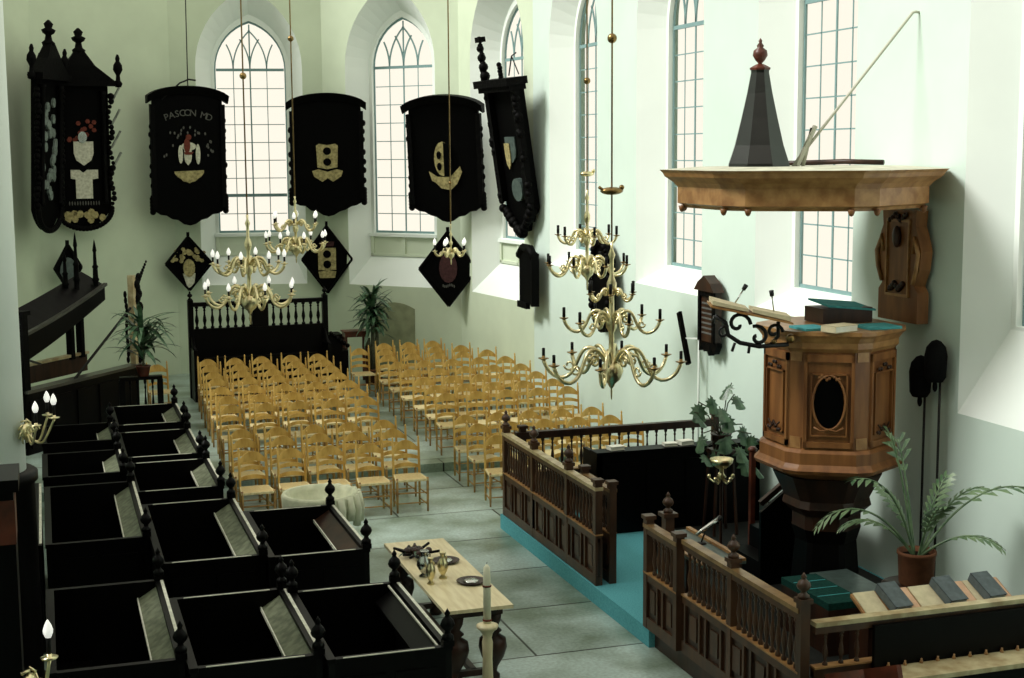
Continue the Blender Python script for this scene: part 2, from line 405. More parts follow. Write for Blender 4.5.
LR = [20.2, 21.15, 22.0-.12, 23.3, 24.2, 25.2, 26.2, 27.05, 27.95, 28.75]
LR[2] = 21.93
LR[2] = 21.9
for i, y in enumerate(LR):
    for j in range(5):
        x = 2.67 + .55*j + .034*(y-20.2) + random.uniform(-.015,.015)
        put_chair(x, y-.0 + random.uniform(-.03,.03), 0 if i < 3 else FZ+.001, random.uniform(-.05,.05),
                  'rush-seated chair, left-hand block, %s row from camera, %s' % (ORD[i], CO[j]), 'chairs of the left-hand block')
RRr = [20.15, 21.1, 21.9, 23.2, 24.05, 25.0, 26.05, 27.1, 28.1, 29.0, 29.85]
for i, y in enumerate(RRr):
    n = 5 if i < 9 else (4 if i == 9 else 3)
    for j in range(n):
        x0 = 6.22 + .03*(y-20.2) + (.12 if i == 9 else .28 if i == 10 else 0)
        x = x0 + .54*j + random.uniform(-.015,.015)
        if i == 8: x = x0 + .52*j
        if i == 0 and j > 0: 
            if j > 4: continue
        pl = CO[j] if n == 5 else ['at the left end of the row','second from the left end','third from the left end','at the right end of the row'][j if j < n-1 else 3]
        put_chair(x, y + random.uniform(-.03,.03), 0 if i < 3 else FZ+.001, random.uniform(-.05,.05),
                  'rush-seated chair, right-hand block, %s row from camera, %s' % (ORD[i], pl), 'chairs of the right-hand block')
put_chair(6.12, 29.25, FZ+.001, 0, 'lone rush-seated chair beside the dark choir bench and the tall potted plant', None)
put_chair(2.0, 28.35, FZ+.001, .1, 'pale rush-seated chair behind the short railing with the spiky plant', None)

# ------------------------------------------------------------------ black box pews
FIN = [(.0,0),(.05,0),(.05,.03),(.028,.05),(.022,.07),(.05,.095),(.062,.125),(.05,.16),(.026,.185),(.018,.20),(.026,.215),(.012,.24),(0,.26)]
def pew(x0, x1, y0, y1, label, h=1.15, fin='1111', desk_tone=1, edges=True):
    t = thing('box_pew', label, 'pew', (x0, y0, 0), 0, 'black box pews on the left')
    W = x1-x0; L = y1-y0; T = .05
    def panel(name, a, b, nrm, m_=PEWPAN):
        m = MB(); m.box(a[0], b[0], a[1], b[1], 0.02, h-.04)
        m.build(name, m_, t)
    panel('side_panel', (0,0), (T,L), 0); panel('side_panel', (W-T,0), (W,L), 0)
    panel('end_panel', (T,0), (W-T,T), 0, EBONY); panel('end_panel', (T,L-T), (W-T,L), 0, EBONY)
    for xx in (T/2, W-T/2):
        m = MB(); m.box(xx-.035, xx+.035, .0, L, h-.04, h); r = m.build('cap_rail', EBONY, t)
        if xx > T: m = MB(); m.box(xx+.008, xx+.036, .06, L-.06, h, h+.006); m.build('highlight_strip', RAILHI, r)
    for yy in (T/2, L-T/2):
        m = MB(); m.box(.06, W-.06, yy-.03, yy+.03, h-.04, h-.002); r = m.build('cap_rail', EBONY, t)
        if desk_tone == 0 and yy < T: m = MB(); m.box(W-.10, W-.085, .06, L-.06, h-.03, h-.015); m.build('highlight_strip', RAILHI, t)
        if edges: m = MB(); m.box(.12, W-.14, yy-.03, yy-.014, h-.002, h+.004); m.build('highlight_strip', RAILHI, r)
    za, zb2 = h-.055, h-.16; xa, xb = W-T-.002, W-T-.17
    m = MB(); m.loft([[(xa,yy,za),(xb,yy,zb2),(xb,yy,zb2-.02),(xa,yy,za-.02)] for yy in (T+.005, L-T-.005)])
    r = m.build('sloping_book_desk', {0:EBONY,1:LITDESK,2:OAKD}[desk_tone], t)
    if desk_tone:
        m = MB(); m.box(xb-.012, xb, T+.005, L-T-.005, zb2-.02, zb2+.012); m.build('highlight_strip', RAILHI, r)
    m = MB(); m.box(T, T+.32, T, L-T, .42, .45); m.build('bench_seat', EBONY, t)
    # raised fields on the outside of the end facing the camera
    for q0, q1 in ((.12, W/2-.04), (W/2+.04, W-.12)): m = MB(); m.box(q0, q1, -.012, 0, .15, h-.16); m.build('raised_field', EBONY, t)
    for k, (xx, yy) in enumerate(((T/2,T/2),(W-T/2,T/2),(W-T/2,L-T/2),(T/2,L-T/2))):
        if fin[k] == '1':
            m = MB(); m.box(xx-.045, xx+.045, yy-.045, yy+.045, h, h+.05); m.lathe(FIN, 8, (xx,yy,h+.05)); m.build('finial', EBONY, t)
rows = [(10.9,12.8,'nearest row'), (13.98,15.95,'second row from the camera')]
pew(1.985, 2.99, 10.9, 12.8, 'black box pew nearest the camera, its corner beside the candle stand', fin='0111', desk_tone=0)
pew(1.985, 2.99, 13.98, 15.95, 'black box pew beside the far end of the long table, in front of the font', fin='0110', desk_tone=2)
pew(.935, 1.965, 11.05, 12.95, 'black box pew in the nearest row, middle of three from the left', fin='0110')
pew(.935, 1.965, 14.1, 16.65, 'black box pew in the second row, left of the one by the font', fin='0110')
pew(.90, 1.93, 17.3, 19.0, 'black box pew third from the camera along the chair block', fin='0110')
pew(.88, 1.90, 19.35, 21.2, 'black box pew fourth from the camera along the chair block', fin='0110')
pew(.88, 1.90, 21.6, 23.3, 'black box pew farthest along the chair block, below the spiky potted plant', fin='0110', h=1.18)
pew(-.11, .915, 11.3, 13.6, 'black box pew in the nearest row, against the left edge of the view', fin='0110', edges=False)
pew(-.11, .915, 15.2, 17.95, 'black box pew in the second row of the left file', fin='0110', edges=False)
pew(-.13, .86, 18.5, 20.0, 'black box pew in the third row of the left file', fin='0110', edges=False)
pew(-.13, .86, 20.7, 22.1, 'black box pew in the last row of the left file, before the canopied pew', fin='0110', edges=False)
pew(-1.2, -.16, 15.2, 18.2, 'black box pew beyond the round pillar at the left edge', fin='0000')

m = MB(); m.lathe([(.47,0),(.47,.2),(.43,.24),(.43,2.1),(.46,2.12),(.46,2.2),(.43,2.22)],32,(-.60,13.95,0)); tag(m.build('pillar_wainscot', EBONY), 'black wooden wainscot round the foot of the white pillar at the left edge', 'panelling')
# round pillar at the left edge and near dark panelled post, both carry a brass wall lamp
m = MB(); m.lathe([(.36,0),(.36,WH)], 32, (-.60,13.95,0)); struct(m.build('pillar_left', REVEAL))
t = thing('panelled_post', 'dark panelled post with reddish upper field at the left edge near the camera', 'post', (-.42,8.55,0))
m = MB(); m.box(-.2,.2,-.2,.2,0,3.25); m.build('shaft', EBONY, t)
m = MB(); m.box(-.12,.205,-.205,.12,2.95,3.2); m.build('upper_field', REDW, t)
m = MB(); m.box(-.23,.23,-.23,.23,3.25,3.32); m.build('post_cap', EBONY, t)

def flame_bulb(m, c, h): m.lathe([(0,0),(h*.16,0),(h*.26,h*.25),(h*.27,h*.42),(h*.18,h*.7),(h*.06,h*.93),(0,h)], 10, c)
def wall_lamp(loc, rz, arms, label, s=1.0):
    t = thing('wall_lamp', label, 'wall lamp', loc, rz)
    m = MB(); m.lathe([(0,0),(.07,.01),(.085,.03),(.05,.05),(0,.055)], 14, M=RY(PI/2)); 
    for k in range(8): a = k*PI/4; m.tube([(.02,.05*math.cos(a),.05*math.sin(a)),(.03,.10*math.cos(a),.10*math.sin(a)),(.01,.11*math.cos(a+.5),.11*math.sin(a+.5))],.010,5)
    m.build('back_plate', BRASS, t)
    for (ax, ay, hz) in arms:
        m = MB(); pts = []
        for k in range(19):
            u = k/18; x = .03 + ax*u; pts.append((x, ay*u, -.10*math.sin(u*PI*1.15) + (hz+.03)*max(0,(u-.6))/.4))
        pts += []; m.tube(pts, .011, 7)
        cx, cy, cz = pts[-1]
        sp = [(.10+.045*math.cos(q)*(1-q/9), ay*.35, .02+.045*math.sin(q)*(1-q/9)) for q in [i*.5 for i in range(14)]]
        m.tube(sp, .007, 6); m.lathe([(0,0),(.045,.012),(.05,.02),(.015,.02),(.015,.04)],12,(cx,cy,cz))
        a = m.build('arm', BRASS, t)
        m = MB(); m.lathe([(.014,0),(.014,.10),(.010,.105)], 8, (cx,cy,cz+.03)); m.build('candle_sleeve', BLACKC, a)
        m = MB(); flame_bulb(m, (cx,cy,cz+.135), .105); m.build('flame_bulb', BULB, a)
wall_lamp((-.245,13.78,2.60), -.55, [(.30,-.02,.05),(.20,-.16,.0),(.16,.10,.05)], 'brass wall lamp with three lit white bulbs at the left edge')
wall_lamp((-.212,8.40,2.10), -.5, [(.14,-.02,.10)], 'brass wall lamp with one white bulb low at the left edge')

# ------------------------------------------------------------------ canopied pew at the left
# canopied pew
t = thing('canopied_pew', 'carved black canopied pew with curved hood and iron rods, at the far left', 'pew', (-.39,25.02,FZ), math.atan2(.795,.606))
Lp = 3.27
# local x = along the parapet, local y = towards the wall
m = MB(); m.box(0,Lp,0,.08,-.14,1.05); 
for k in range(5): m.box(.1+k*.64,.58+k*.64,-.02,0,.1,.9)
m.build('front_parapet', EBONY, t)
m = MB(); m.box(-.05,Lp+.08,-.10,.16,1.05,1.10); m.build('parapet_cap', PEWRAIL, t)
m = MB(); m.box(0,.07,0,1.2,0,1.05); m.build('end_panel', EBONY, t)
m = MB(); m.box(Lp-.07,Lp,0.08,1.12,0,.80); m.build('end_panel', EBONY, t)
m = MB(); m.box(.05,Lp-.05,.66,1.1,.62,.66); m.build('bench_seat', PANELW, t)
m = MB(); m.box(.1,Lp-.1,.45,.62,.86,.90); m.build('book_ledge', PANELW, t)
m = MB(); m.box(0,Lp,1.12,1.18,.92,1.24); m.build('back_panel', OAKD, t)
m = MB(); m.box(0,Lp,1.07,1.2,1.24,1.29); m.build('back_rail', FENCET, t)
m = MB(); m.box(-.05,.09,-.05,.1,1.05,2.35); m.box(-.09,.12,-.09,.13,2.35,2.42); m.build('corner_post', CARVED, t)
for sx in (3.02, 2.72): m = MB(); m.box(sx,sx+.10,1.05,1.17,1.2,2.25); m.build('canopy_post', CARVED, t)
# hood: curved slab, concave from back-right (high) to front-left (low)
m = MB(); ring = []
for k in range(13):
    u = k/12; x = .0 + u*3.25; zt = 2.05 + .72*u**1.35; zf = zt - .22; hb = .50*(1-.45*u)
    yf = .45 + .20*u; ring.append([(x,yf,zf-hb),(x,yf,zf),(x,1.15,zt+.02),(x,1.2,zt),(x,1.15,zf-.1)])
m.loft(ring, smooth=False); m.build('canopy_hood', EBONY, t)
m = MB(); 
for r0, r1 in zip(ring[:-1], ring[1:]):
    a, b = Vector(r0[1]), Vector(r1[1]); m.beam(a+Vector((0,-.02,.02)), b+Vector((0,-.02,.02)), .08, .05)
m.build('canopy_cornice', PEWRAIL, t)
PIN = [(.0,0),(.07,0),(.07,.06),(.045,.09),(.05,.2),(.07,.24),(.05,.28),(.045,.45),(.06,.48),(.035,.52),(.028,.75),(.04,.78),(.012,.95),(0,1.0)]
for (sx, sy, hh) in ((2.75,.9,1.15),(3.12,.75,1.0),(2.62,1.05,.8)):
    m = MB(); m.lathe([(r, z*hh) for r, z in PIN], 8, (sx,sy,2.42)); m.build('pinnacle', CARVED, t)
m = MB(); m.beam((.1,.0,1.60),(1.6,.9,1.28),.03,.03); m.build('iron_rod', IRON, t)
m = MB(); m.beam((1.35,.0,1.10),(Lp-.1,.05,2.15),.035,.035); m.build('iron_rod', IRON, t)
# tall carved wing post at the right end
m = MB(); m.box(Lp-.10,Lp-.02,-.02,.10,1.05,2.75); m.build('wing_post', FENCET, t)
m = MB(); random.seed(3)
for k in range(26):
    z = 1.15 + k*.062; r = .06 + .05*abs(math.sin(k*.9)); m.ball((Lp+.07+.05*math.sin(k*1.3),.0,z), r, 6, (1,.5,1))
for k in range(8): m.ball((Lp+.1+.04*k,0,2.62+.05*k), .055-.004*k, 6, (1.2,.5,1))
m.build('carved_wing', CARVED, t)
m = MB()
for k in range(12): m.ball((Lp-.24+.02*math.sin(k),.05,1.2+k*.11), .05, 6, (1,.5,1.4))
m.build('carved_wing', CARVED, t)

# short baluster railing with potted dracaena
def baluster(m, c, h, r=.022, n=8):
    m.lathe([(r*1.2,0),(r*1.2,h*.07),(r*.6,h*.12),(r*.7,h*.2),(r*1.25,h*.36),(r*1.0,h*.5),(r*.6,h*.62),(r*.55,h*.78),(r*.9,h*.82),(r*.5,h*.88),(r*1.2,h*.94),(r*1.2,h)], n, c)
t = thing('short_railing', 'short black baluster railing below the spiky potted plant', 'railing', (1.22,26.3,FZ))
m = MB(); m.box(-.04,.70,-.09,.09,.99,1.05); m.build('top_rail', EBONY, t)
m = MB(); m.box(-.04,.70,-.04,.04,.12,.18); m.build('bottom_rail', EBONY, t)
for x in (0,.66): m = MB(); m.box(x-.05,x+.05,-.05,.05,0,.99); m.build('rail_post', EBONY, t)
for k in range(4): m = MB(); baluster(m, (.14+.13*k,0,.18), .81); m.build('baluster', EBONY, t)

def leaf_strip(m, base, az, el, L, w, droop, n=6, M=None):
    """arching blade"""
    p = Vector(base); d = Vector((math.cos(az)*math.cos(el), math.sin(az)*math.cos(el), math.sin(el)))
    side = Vector((-math.sin(az), math.cos(az), 0)); v = []; step = L/n
    for k in range(n+1):
        u = k/n; ww = w*math.sin(PI*min(1,(.15+u*.85)))**.7 if k < n else 0.001
        nrm = side.cross(d).normalized()
        v += [tuple(p - side*ww/2), tuple(p + nrm*ww*.12), tuple(p + side*ww/2)]
        p = p + d*step; d = (d + Vector((0,0,-droop*step/L*1.6))).normalized()
    f = []
    for k in range(n):
        for j in range(2): f.append((3*k+j, 3*k+j+1, 3*k+4+j, 3*k+3+j))
    m.add(v, f, True)
t = thing('potted_dracaena', 'spiky green plant in a small reddish pot on the short black railing', 'potted plant', (1.60,26.3,FZ+1.051))
m = MB(); m.lathe([(.0,0),(.09,0),(.125,.17),(.135,.17),(.135,.19),(.11,.19),(.105,.16),(0,.16)],16); m.build('pot', REDW, t)
m = MB(); m.tube([(0,0,.14),(.01,0,.35),(-.01,.01,.6)],.02,6); m.build('stem', BARK, t)
m = MB(); random.seed(11)
for k in range(75): leaf_strip(m, (0,0,.30+.009*k), random.uniform(0,2*PI), random.uniform(-.1,1.35), random.uniform(.5,.85), .085, random.uniform(.3,1.3))
m.build('foliage', LEAF, t)

# ------------------------------------------------------------------ tall dracaena at the back
t = thing('tall_dracaena', 'tall potted plant with leafy top on thick stems, right of the choir bench', 'potted plant', (6.68,30.45,FZ+.001))
m = MB(); m.lathe([(.0,0),(.17,0),(.22,.3),(.235,.3),(.235,.34),(.2,.34),(.19,.29),(0,.29)],20); m.build('pot', TERRA, t)
for (a,b,c) in ((0,0,1.75),(.07,.03,1.35),(-.06,.04,1.0)):
    m = MB(); m.tube([(a,b,.25),(a*1.3,b,.8),(a*1.5,b,c)],[.05,.045,.04],8); m.build('stem', BARK, t)
m = MB(); random.seed(5)
for k in range(130):
    h = random.choice((1.75,1.75,1.55,1.4)); leaf_strip(m, (random.uniform(-.06,.06),random.uniform(-.05,.05),h-.28+random.uniform(0,.5)), random.uniform(0,2*PI), random.uniform(-.35,1.3), random.uniform(.38,.66), .085, random.uniform(.3,1.2))
m.build('foliage', LEAF, t)

# ------------------------------------------------------------------ choir bench (black screen with balusters)
t = thing('choir_bench', 'long black high-backed bench with a baluster gallery, behind the left-hand chairs', 'bench', (2.78,29.9,FZ+.001), math.radians(2))
W = 2.80
m = MB(); m.box(0,W,0,.07,0,1.36); m.build('back_panel', EBONY, t)
for x in (-.04, W-.06): m = MB(); m.box(x,x+.11,-.03,.1,0,2.02); m.lathe([(r*.9,z*.7) for r,z in FIN],8,(x+.055,.035,2.02)); m.build('end_post', EBONY, t)
m = MB(); m.box(0,W,-.03,.1,1.88,1.96); m.build('top_rail', EBONY, t)
m = MB(); m.box(0,W,-.02,.09,1.36,1.42); m.build('middle_rail', EBONY, t)
m = MB(); m.box(W/2-.13,W/2+.2,.0,.07,1.4,1.9); m.build('centre_panel', EBONY, t)
for k in range(17):
    x = .14 + k*.157
    if W/2-.16 < x < W/2+.22: continue
    m = MB(); baluster(m,(x,.035,1.42),.46,.032,6); m.build('baluster', EBONY, t)
m = MB(); m.box(.05,W-.1,-.5,0,.44,.49); m.build('seat', EBONY, t)
m = MB(); m.box(.25,W-.35,-.62,-.56,.0,.86); m.box(.22,W-.32,-.66,-.50,.86,.90); m.build('front_desk', PEWPAN, t)
for x in (-.02, W-.08): m = MB(); m.box(x,x+.08,-.55,0,0,1.05); m.tube([(x+.04,-.5,1.05),(x+.04,-.25,1.1),(x+.04,0,1.3)],.04,6); m.build('arm_rest', EBONY, t)
t = thing('stall_end', 'low black stepped stall with carved arms at the right end of the choir bench', 'stall', (5.66,30.15,FZ+.001))
m = MB(); m.box(0,.3,0,.5,0,1.15); m.box(.3,.42,0,.45,0,.8); m.build('stall_body', EBONY, t)
m = MB()
for k in range(6): m.ball((.05+.07*k,-.02,1.18-.055*k), .05, 7)
m.build('carved_arm', EBONY, t)
t = thing('small_cabinet', 'small reddish-brown box table against the wall behind the lone chair', 'side table', (6.13,30.72,FZ+.001))
m = MB(); m.box(0,.5,0,.35,1.0,1.10); m.box(-.03,.53,-.03,.38,1.10,1.13); m.build('table_top', REDW, t)
for x in (.0,.44):
    for y in (.0,.29): m = MB(); m.box(x,x+.05,y,y+.05,0,1.0); m.build('leg', REDW, t)

# blocked doorway shape in the apse wall, slightly recessed look as a plaster infill panel
tB = (Cc-B).normalized(); nB = Vector((-tB.y, tB.x))
m = MB(); pts = []
for k in range(9):
    u = -1+2*k/8; pts.append((1.72+.52*u, 1.66+.13*(1-u*u)))
pts = [(1.2,.15),(2.24,.15)] + list(reversed(pts))
v = [(B.x+tB.x*s+nB.x*.012, B.y+tB.y*s+nB.y*.012, z) for s,z in pts]+[(B.x+tB.x*s-nB.x*.05, B.y+tB.y*s-nB.y*.05, z) for s,z in pts]
n = len(pts); tri = tessellate_polygon([[Vector((s,z,0)) for s,z in pts]])
m.add(v, [tuple(x) for x in tri]+[tuple(n+i for i in x) for x in tri]+[(i,(i+1)%n,n+(i+1)%n,n+i) for i in range(n)])
struct(m.build('wall_niche_infill', mat('grey_green_infill', (.30,.33,.20), .9, .1, var=.25, vscale=4)))

# ------------------------------------------------------------------ hatchments
def scallop(x0, x1, z, dz, n, amp, seed):
    random.seed(seed); out = []
    for k in range(n+1):
        u = k/n; mid = 1-abs(2*u-1)
        out.append((x0+(x1-x0)*u, z - dz*mid**1.1 - amp*((k%2)*.9 + random.random()*.5)))
    return out
def hatch_frame(loc, nrm, lean):
    """local x to the right as seen from the room, y into the board (away from viewer), z up"""
    y = -Vector((nrm[0], nrm[1], 0)).normalized(); x = y.cross(Vector((0,0,1)))
    R = Matrix(((x.x,y.x,0),(x.y,y.y,0),(0,0,1))).to_4x4()
    return (Matrix.Translation(loc) @ R @ RX(lean))
def arch_board(name, label, loc, nrm, lean, w, h, arms, seed, letters=None, white_side=False):
    M = hatch_frame(loc, nrm, lean); t = thing(name, label, 'hatchment', loc, 0, 'arched black memorial boards')
    t.rotation_euler = M.to_euler()
    ph = h/2
    body = [(-w/2,-ph+.3)] + scallop(-w/2, w/2, -ph+.3, .32, 12, .035, seed) + [(w/2,-ph+.3)]
    body += [(w/2-w*k/12, ph-.34+.34*math.sqrt(max(0,1-((1-k/6)*.86)**2))) for k in range(13)]
    m = MB(); m.prism(body, 0, .10, M=Matrix(((1,0,0,0),(0,0,1,0),(0,1,0,0),(0,0,0,1)))); m.build('board', BLACKP, t)
    # arched cornice
    m = MB(); W = w/2+.12; rg = []
    for k in range(17):
        u = -1+2*k/16; x = u*W; z = ph-.36+.34*math.sqrt(max(0,1-(u*.93)**2)) - .05
        rg.append([(x,-.14,z+.06),(x,-.18,z+.12),(x,.12,z+.12),(x,.12,z-.05),(x,-.06,z-.05)])
    m.loft(rg); m.build('arched_cornice', CARVED, t)
    # carved side strips
    m = MB(); random.seed(seed)
    for sx in (-1,1):
        m = MB()
        m.box(sx*w/2-.05, sx*w/2+.05, -.05, .10, -ph+.35, ph-.35)
        for k in range(9): m.ball((sx*(w/2+.02+.03*random.random()), .02, -ph+.35+k*(h-.75)/9*random.uniform(.9,1.05)), .055, 6, (1,.8,1.3))
        for k in range(5): m.ball((sx*(w/2+.04), .02, -ph+.28+.07*k), .07, 6)
        m.build('carved_border', CARVED, t)
    arms(t, -.012)
    return t
def flat(m, poly, y0, y1): m.prism(poly, y0, y1, M=Matrix(((1,0,0,0),(0,0,1,0),(0,1,0,0),(0,0,0,1))))
def ell(cx, cz, a, b, n=16): return [(cx+a*math.cos(2*PI*k/n), cz+b*math.sin(2*PI*k/n)) for k in range(n)]
def shield(cx, cz, w, h): return [(cx-w/2,cz+h/2),(cx-w/2,cz),(cx-w*.38,cz-h*.28),(cx,cz-h/2),(cx+w*.38,cz-h*.28),(cx+w/2,cz),(cx+w/2,cz+h/2)]
def arms1(t, y):
    m = MB(); random.seed(1)
    flat(m, [(-.32,-.32)]+[(-.32+.64*k/10, -.36-.20*math.sin(PI*k/10)-.02*(k%2)) for k in range(11)]+[(.32,-.30)], y-.02, y); m.build('gold_mantling', GOLD, t)
    m = MB(); flat(m, shield(-.02,-.02,.16,.34), y-.03, y); flat(m, ell(-.18,.05,.05,.2), y-.03, y); flat(m, ell(.2,.05,.05,.22), y-.03, y)
    flat(m, ell(0,.22,.16,.09), y-.03, y); m.build('coat_of_arms', CREAM, t)
    m = MB(); flat(m, ell(-.04,.24,.07,.16), y-.045, y-.03); flat(m, ell(0,.42,.06,.06), y-.045, y-.0); flat(m,[(-.12,.1),(.1,.1),(.05,.04),(-.08,.04)],y-.045,y-.03); m.build('red_crest', RED, t)
    m = MB(); random.seed(12)
    for k in range(26):
        a = random.uniform(-.2,PI+.2); r = random.uniform(.36,.55); flat(m, ell(r*math.cos(a), .1+r*math.sin(a)*1.1, .02, .035, 6), y-.015, y)
    m.build('faded_foliage', MARKW, t)
def arms2(t, y):
    m = MB(); flat(m, [(-.24,.22),(-.18,.26),(0,.23),(.18,.26),(.24,.22),(.22,-.26),(0,-.30),(-.22,-.26)], y-.03, y); m.build('coat_of_arms', GOLD, t)
    m = MB(); 
    for z in (.1,-.14): flat(m, ell(0,z,.09,.085,12), y-.045, y-.03)
    m.build('black_roundel', BLACKP, t)
    m = MB(); flat(m, [(-.34,-.34),(-.2,-.30),(0,-.36),(.2,-.30),(.34,-.34),(.3,-.46),(.12,-.58),(0,-.5),(-.12,-.58),(-.3,-.46)], y-.02, y); m.build('gold_mantling', GOLD, t)
def arms3(t, y):
    m = MB(); flat(m, ell(-.05,.02,.18,.36), y-.03, y); m.build('coat_of_arms', GOLD, t)
    m = MB(); flat(m, [(-.02,.37),(.16,.3),(.16,-.3),(-.02,-.34)], y-.036, y-.028)
    for z in (.1,-.14): flat(m, ell(-.12,z,.05,.085,12), y-.045, y-.03)
    m.build('black_field', BLACKP, t)
    m = MB(); flat(m, [(-.36,-.24),(-.18,-.36),(.1,-.36),(.32,-.14),(.36,-.26),(.25,-.5),(.1,-.64),(-.1,-.6),(-.22,-.48),(-.3,-.44)], y-.02, y); m.build('gold_mantling', GOLD, t)
b1 = arch_board('arched_memorial_board', 'arched black board with a coloured coat of arms above curved lettering, leftmost of three', (3.12,32.55,5.05), (.12,-.99), .04, 1.52, 2.95, arms1, 21)
# curved lettering as it can be made out
word = 'PASCON MD'; letters = MB()
for i, ch in enumerate(word):
    if ch == ' ': continue
    u = (i-(len(word)-1)/2)/4.5
    cu = bpy.data.curves.new('letter', 'FONT'); cu.body = ch; cu.size = .20; cu.extrude = .004; cu.align_x = 'CENTER'
    o = bpy.data.objects.new('letter', cu); me = bpy.data.meshes.new_from_object(o)
    letters.add([tuple(v.co) for v in me.vertices], [tuple(p.vertices) for p in me.polygons], False, Matrix.Translation((u*.5, -.02, .88 - .12*u*u)) @ RX(PI/2) @ RZ(-u*.35))
    bpy.data.objects.remove(o)
letters.build('lettering', MARKW, b1)
arch_board('arched_memorial_board', 'arched black board with two black discs on a gold shield, between the two full windows', (6.1,32.15,5.05), (-.22,-.97), .05, 1.52, 2.65, arms2, 22)
arch_board('arched_memorial_board', 'arched black board with an oval half-gold shield, turned aside and leaning out', (8.1,29.55,4.95), (-.52,-.85), .13, 1.5, 2.6, arms3, 23)
# iron hook on the first board
m = MB(); m.tube([(-.55,.0,1.22),(-.15,0,1.58),(.05,.02,1.66),(.2,.02,1.64)],.02,6); m.build('iron_hook', IRON, b1)
m = MB(); m.tube([(.02,.0,1.5),(.02,.0,5.4)],.012,5); m.build('hanging_cord', IRON, b1)

def lozenge(label, loc, nrm, s, kind, lean=.03, wr=.82):
    M = hatch_frame(loc, nrm, lean); t = thing('lozenge_hatchment', label, 'hatchment', loc, 0, 'black lozenge-shaped memorial boards')
    t.rotation_euler = M.to_euler()
    w = s*wr
    m = MB(); flat(m, [(0,-s),(w,0),(0,s),(-w,0)], 0, .06); m.build('lozenge_panel', BLACKP, t)
    m = MB()
    q = [(0,-s),(w,0),(0,s),(-w,0)]
    for i in range(4):
        a, b = q[i], q[(i+1)%4]; m.beam((a[0],-.01,a[1]),(b[0],-.01,b[1]),.05,.07,up=(0,1,0))
    m.box(-.03,.03,-.02,.03,s-.02,s+.1); m.build('lozenge_frame', CARVED, t)
    if kind == 'gold':
        m = MB(); random.seed(4)
        for k in range(34):
            a = random.uniform(-.35,PI+.35); r = random.uniform(.12,.40); flat(m, ell(r*math.cos(a), .1+r*math.sin(a)*.8, .045, .04, 7), -.03-.002*(k%5), 0)
        flat(m, ell(0,-.1,.13,.2), -.05, 0); m.build('carved_coat_of_arms', GOLD, t)
        m = MB(); flat(m, [(-.14,-.22),(.14,-.22),(.1,-.5),(-.04,-.55)], -.03, 0); m.build('silver_ribbon', CREAM, t)
    if kind == 'discs':
        m = MB(); flat(m, [(-.2,.26),(.2,.26),(.2,-.24),(-.2,-.24)], -.02, 0); flat(m, [(-.2,-.28),(0,-.24),(.2,-.28),(.17,-.42),(-.17,-.42)], -.02, 0); m.build('gold_shield', GOLD, t)
        m = MB(); flat(m, ell(0,.12,.09,.09,12), -.035, -.02); flat(m, ell(0,-.11,.09,.09,12), -.035, -.02); m.build('black_roundel', BLACKP, t)
        m = MB(); flat(m, [(-.17,.40),(.17,.40),(.15,.30),(-.15,.30)], -.02, 0); m.build('red_crest', REDB, t)
    if kind == 'oval':
        m = MB(); flat(m, ell(0,.02,.2,.32), -.02, 0); m.build('oval_shield', REDB, t)
        m = MB()
        for k in range(8): flat(m, ell(-.12+.035*k, -.36-.02*math.sin(k), .012, .035, 5), -.015, 0)
        m.build('lettering', MARKW, t)
    if kind == 'grey':
        m = MB(); flat(m, ell(0,-.08,.2,.3), -.02, 0); m.build('grey_shield', SLAB, t)
lozenge('small black lozenge board with carved gilt arms, under the leftmost arched board', (3.08,32.98,2.68), (.1,-.99), .60, 'gold', wr=.85)
lozenge('black lozenge board with two discs on a pale shield, right above the choir bench', (6.1,32.45,2.72), (-.15,-.99), .76, 'discs', wr=.74)
lozenge('black lozenge board with a dull red oval shield, behind the smallest chandelier', (8.25,29.95,2.62), (-.5,-.87), .80, 'oval', wr=.80)
lozenge('dark lozenge board with grey shield at the far left above the curved hood', (.48,31.8,2.75), (.55,-.83), .48, 'grey', wr=.66)

# fourth carved board, seen from the side, leaning from the wall
M = hatch_frame((8.62,26.60,5.14), (-.985,-.17), .15)
t = thing('carved_memorial_board', 'tall carved black board seen from the side, leaning out from the wall', 'hatchment', (8.62,26.60,5.14)); t.rotation_euler = M.to_euler()
m = MB(); flat(m, [(-.55,-1.1)]+scallop(-.55,.55,-1.1,.5,12,.06,31)+[(.55,-1.1),(.55,1.15),(-.55,1.15)], 0, .14); m.build('board', BLACKP, t)
m = MB(); random.seed(9); m.box(-.64,.64,-.22,.14,1.12,1.22); m.box(-.70,.70,-.28,.16,1.22,1.36); m.box(-.62,-.46,-.12,.0,-1.0,1.12); m.box(.46,.62,-.12,0,-1,1.12)
for k in range(40):
    z = -1.15+2.2*random.random(); sx = random.choice((-1,1)); m.ball((sx*(.55+.05*random.random()), -.08, z), random.uniform(.05,.09), 6)
for k in range(34):
    u = random.uniform(-1,1); m.ball((.53*u, -.04, -1.15-.45*(1-abs(u))-.05*random.random()), random.uniform(.07,.12), 6)
for k in range(14): m.ball((-.56+.02*math.sin(k*1.7),-.08,1.38+.058*k), .085-.003*k+.02*math.sin(k*2), 6)
m.box(-.64,-.46,-.14,.0,2.08,2.18)
for k in range(5): m.ball((.15+.02*math.sin(k*3),-.1,1.38+.06*k), .05, 6)
m.build('carved_ornament', CARVED, t)
m = MB(); flat(m, shield(.0,.0,.4,.5), -.03, 0); flat(m, ell(.2,-.75,.2,.22), -.12, -.02); m.build('coat_of_arms', SLAB, t)
m = MB(); flat(m, shield(-.12,-.12,.2,.5), -.05, -.03); m.build('gold_shield', GOLD, t)
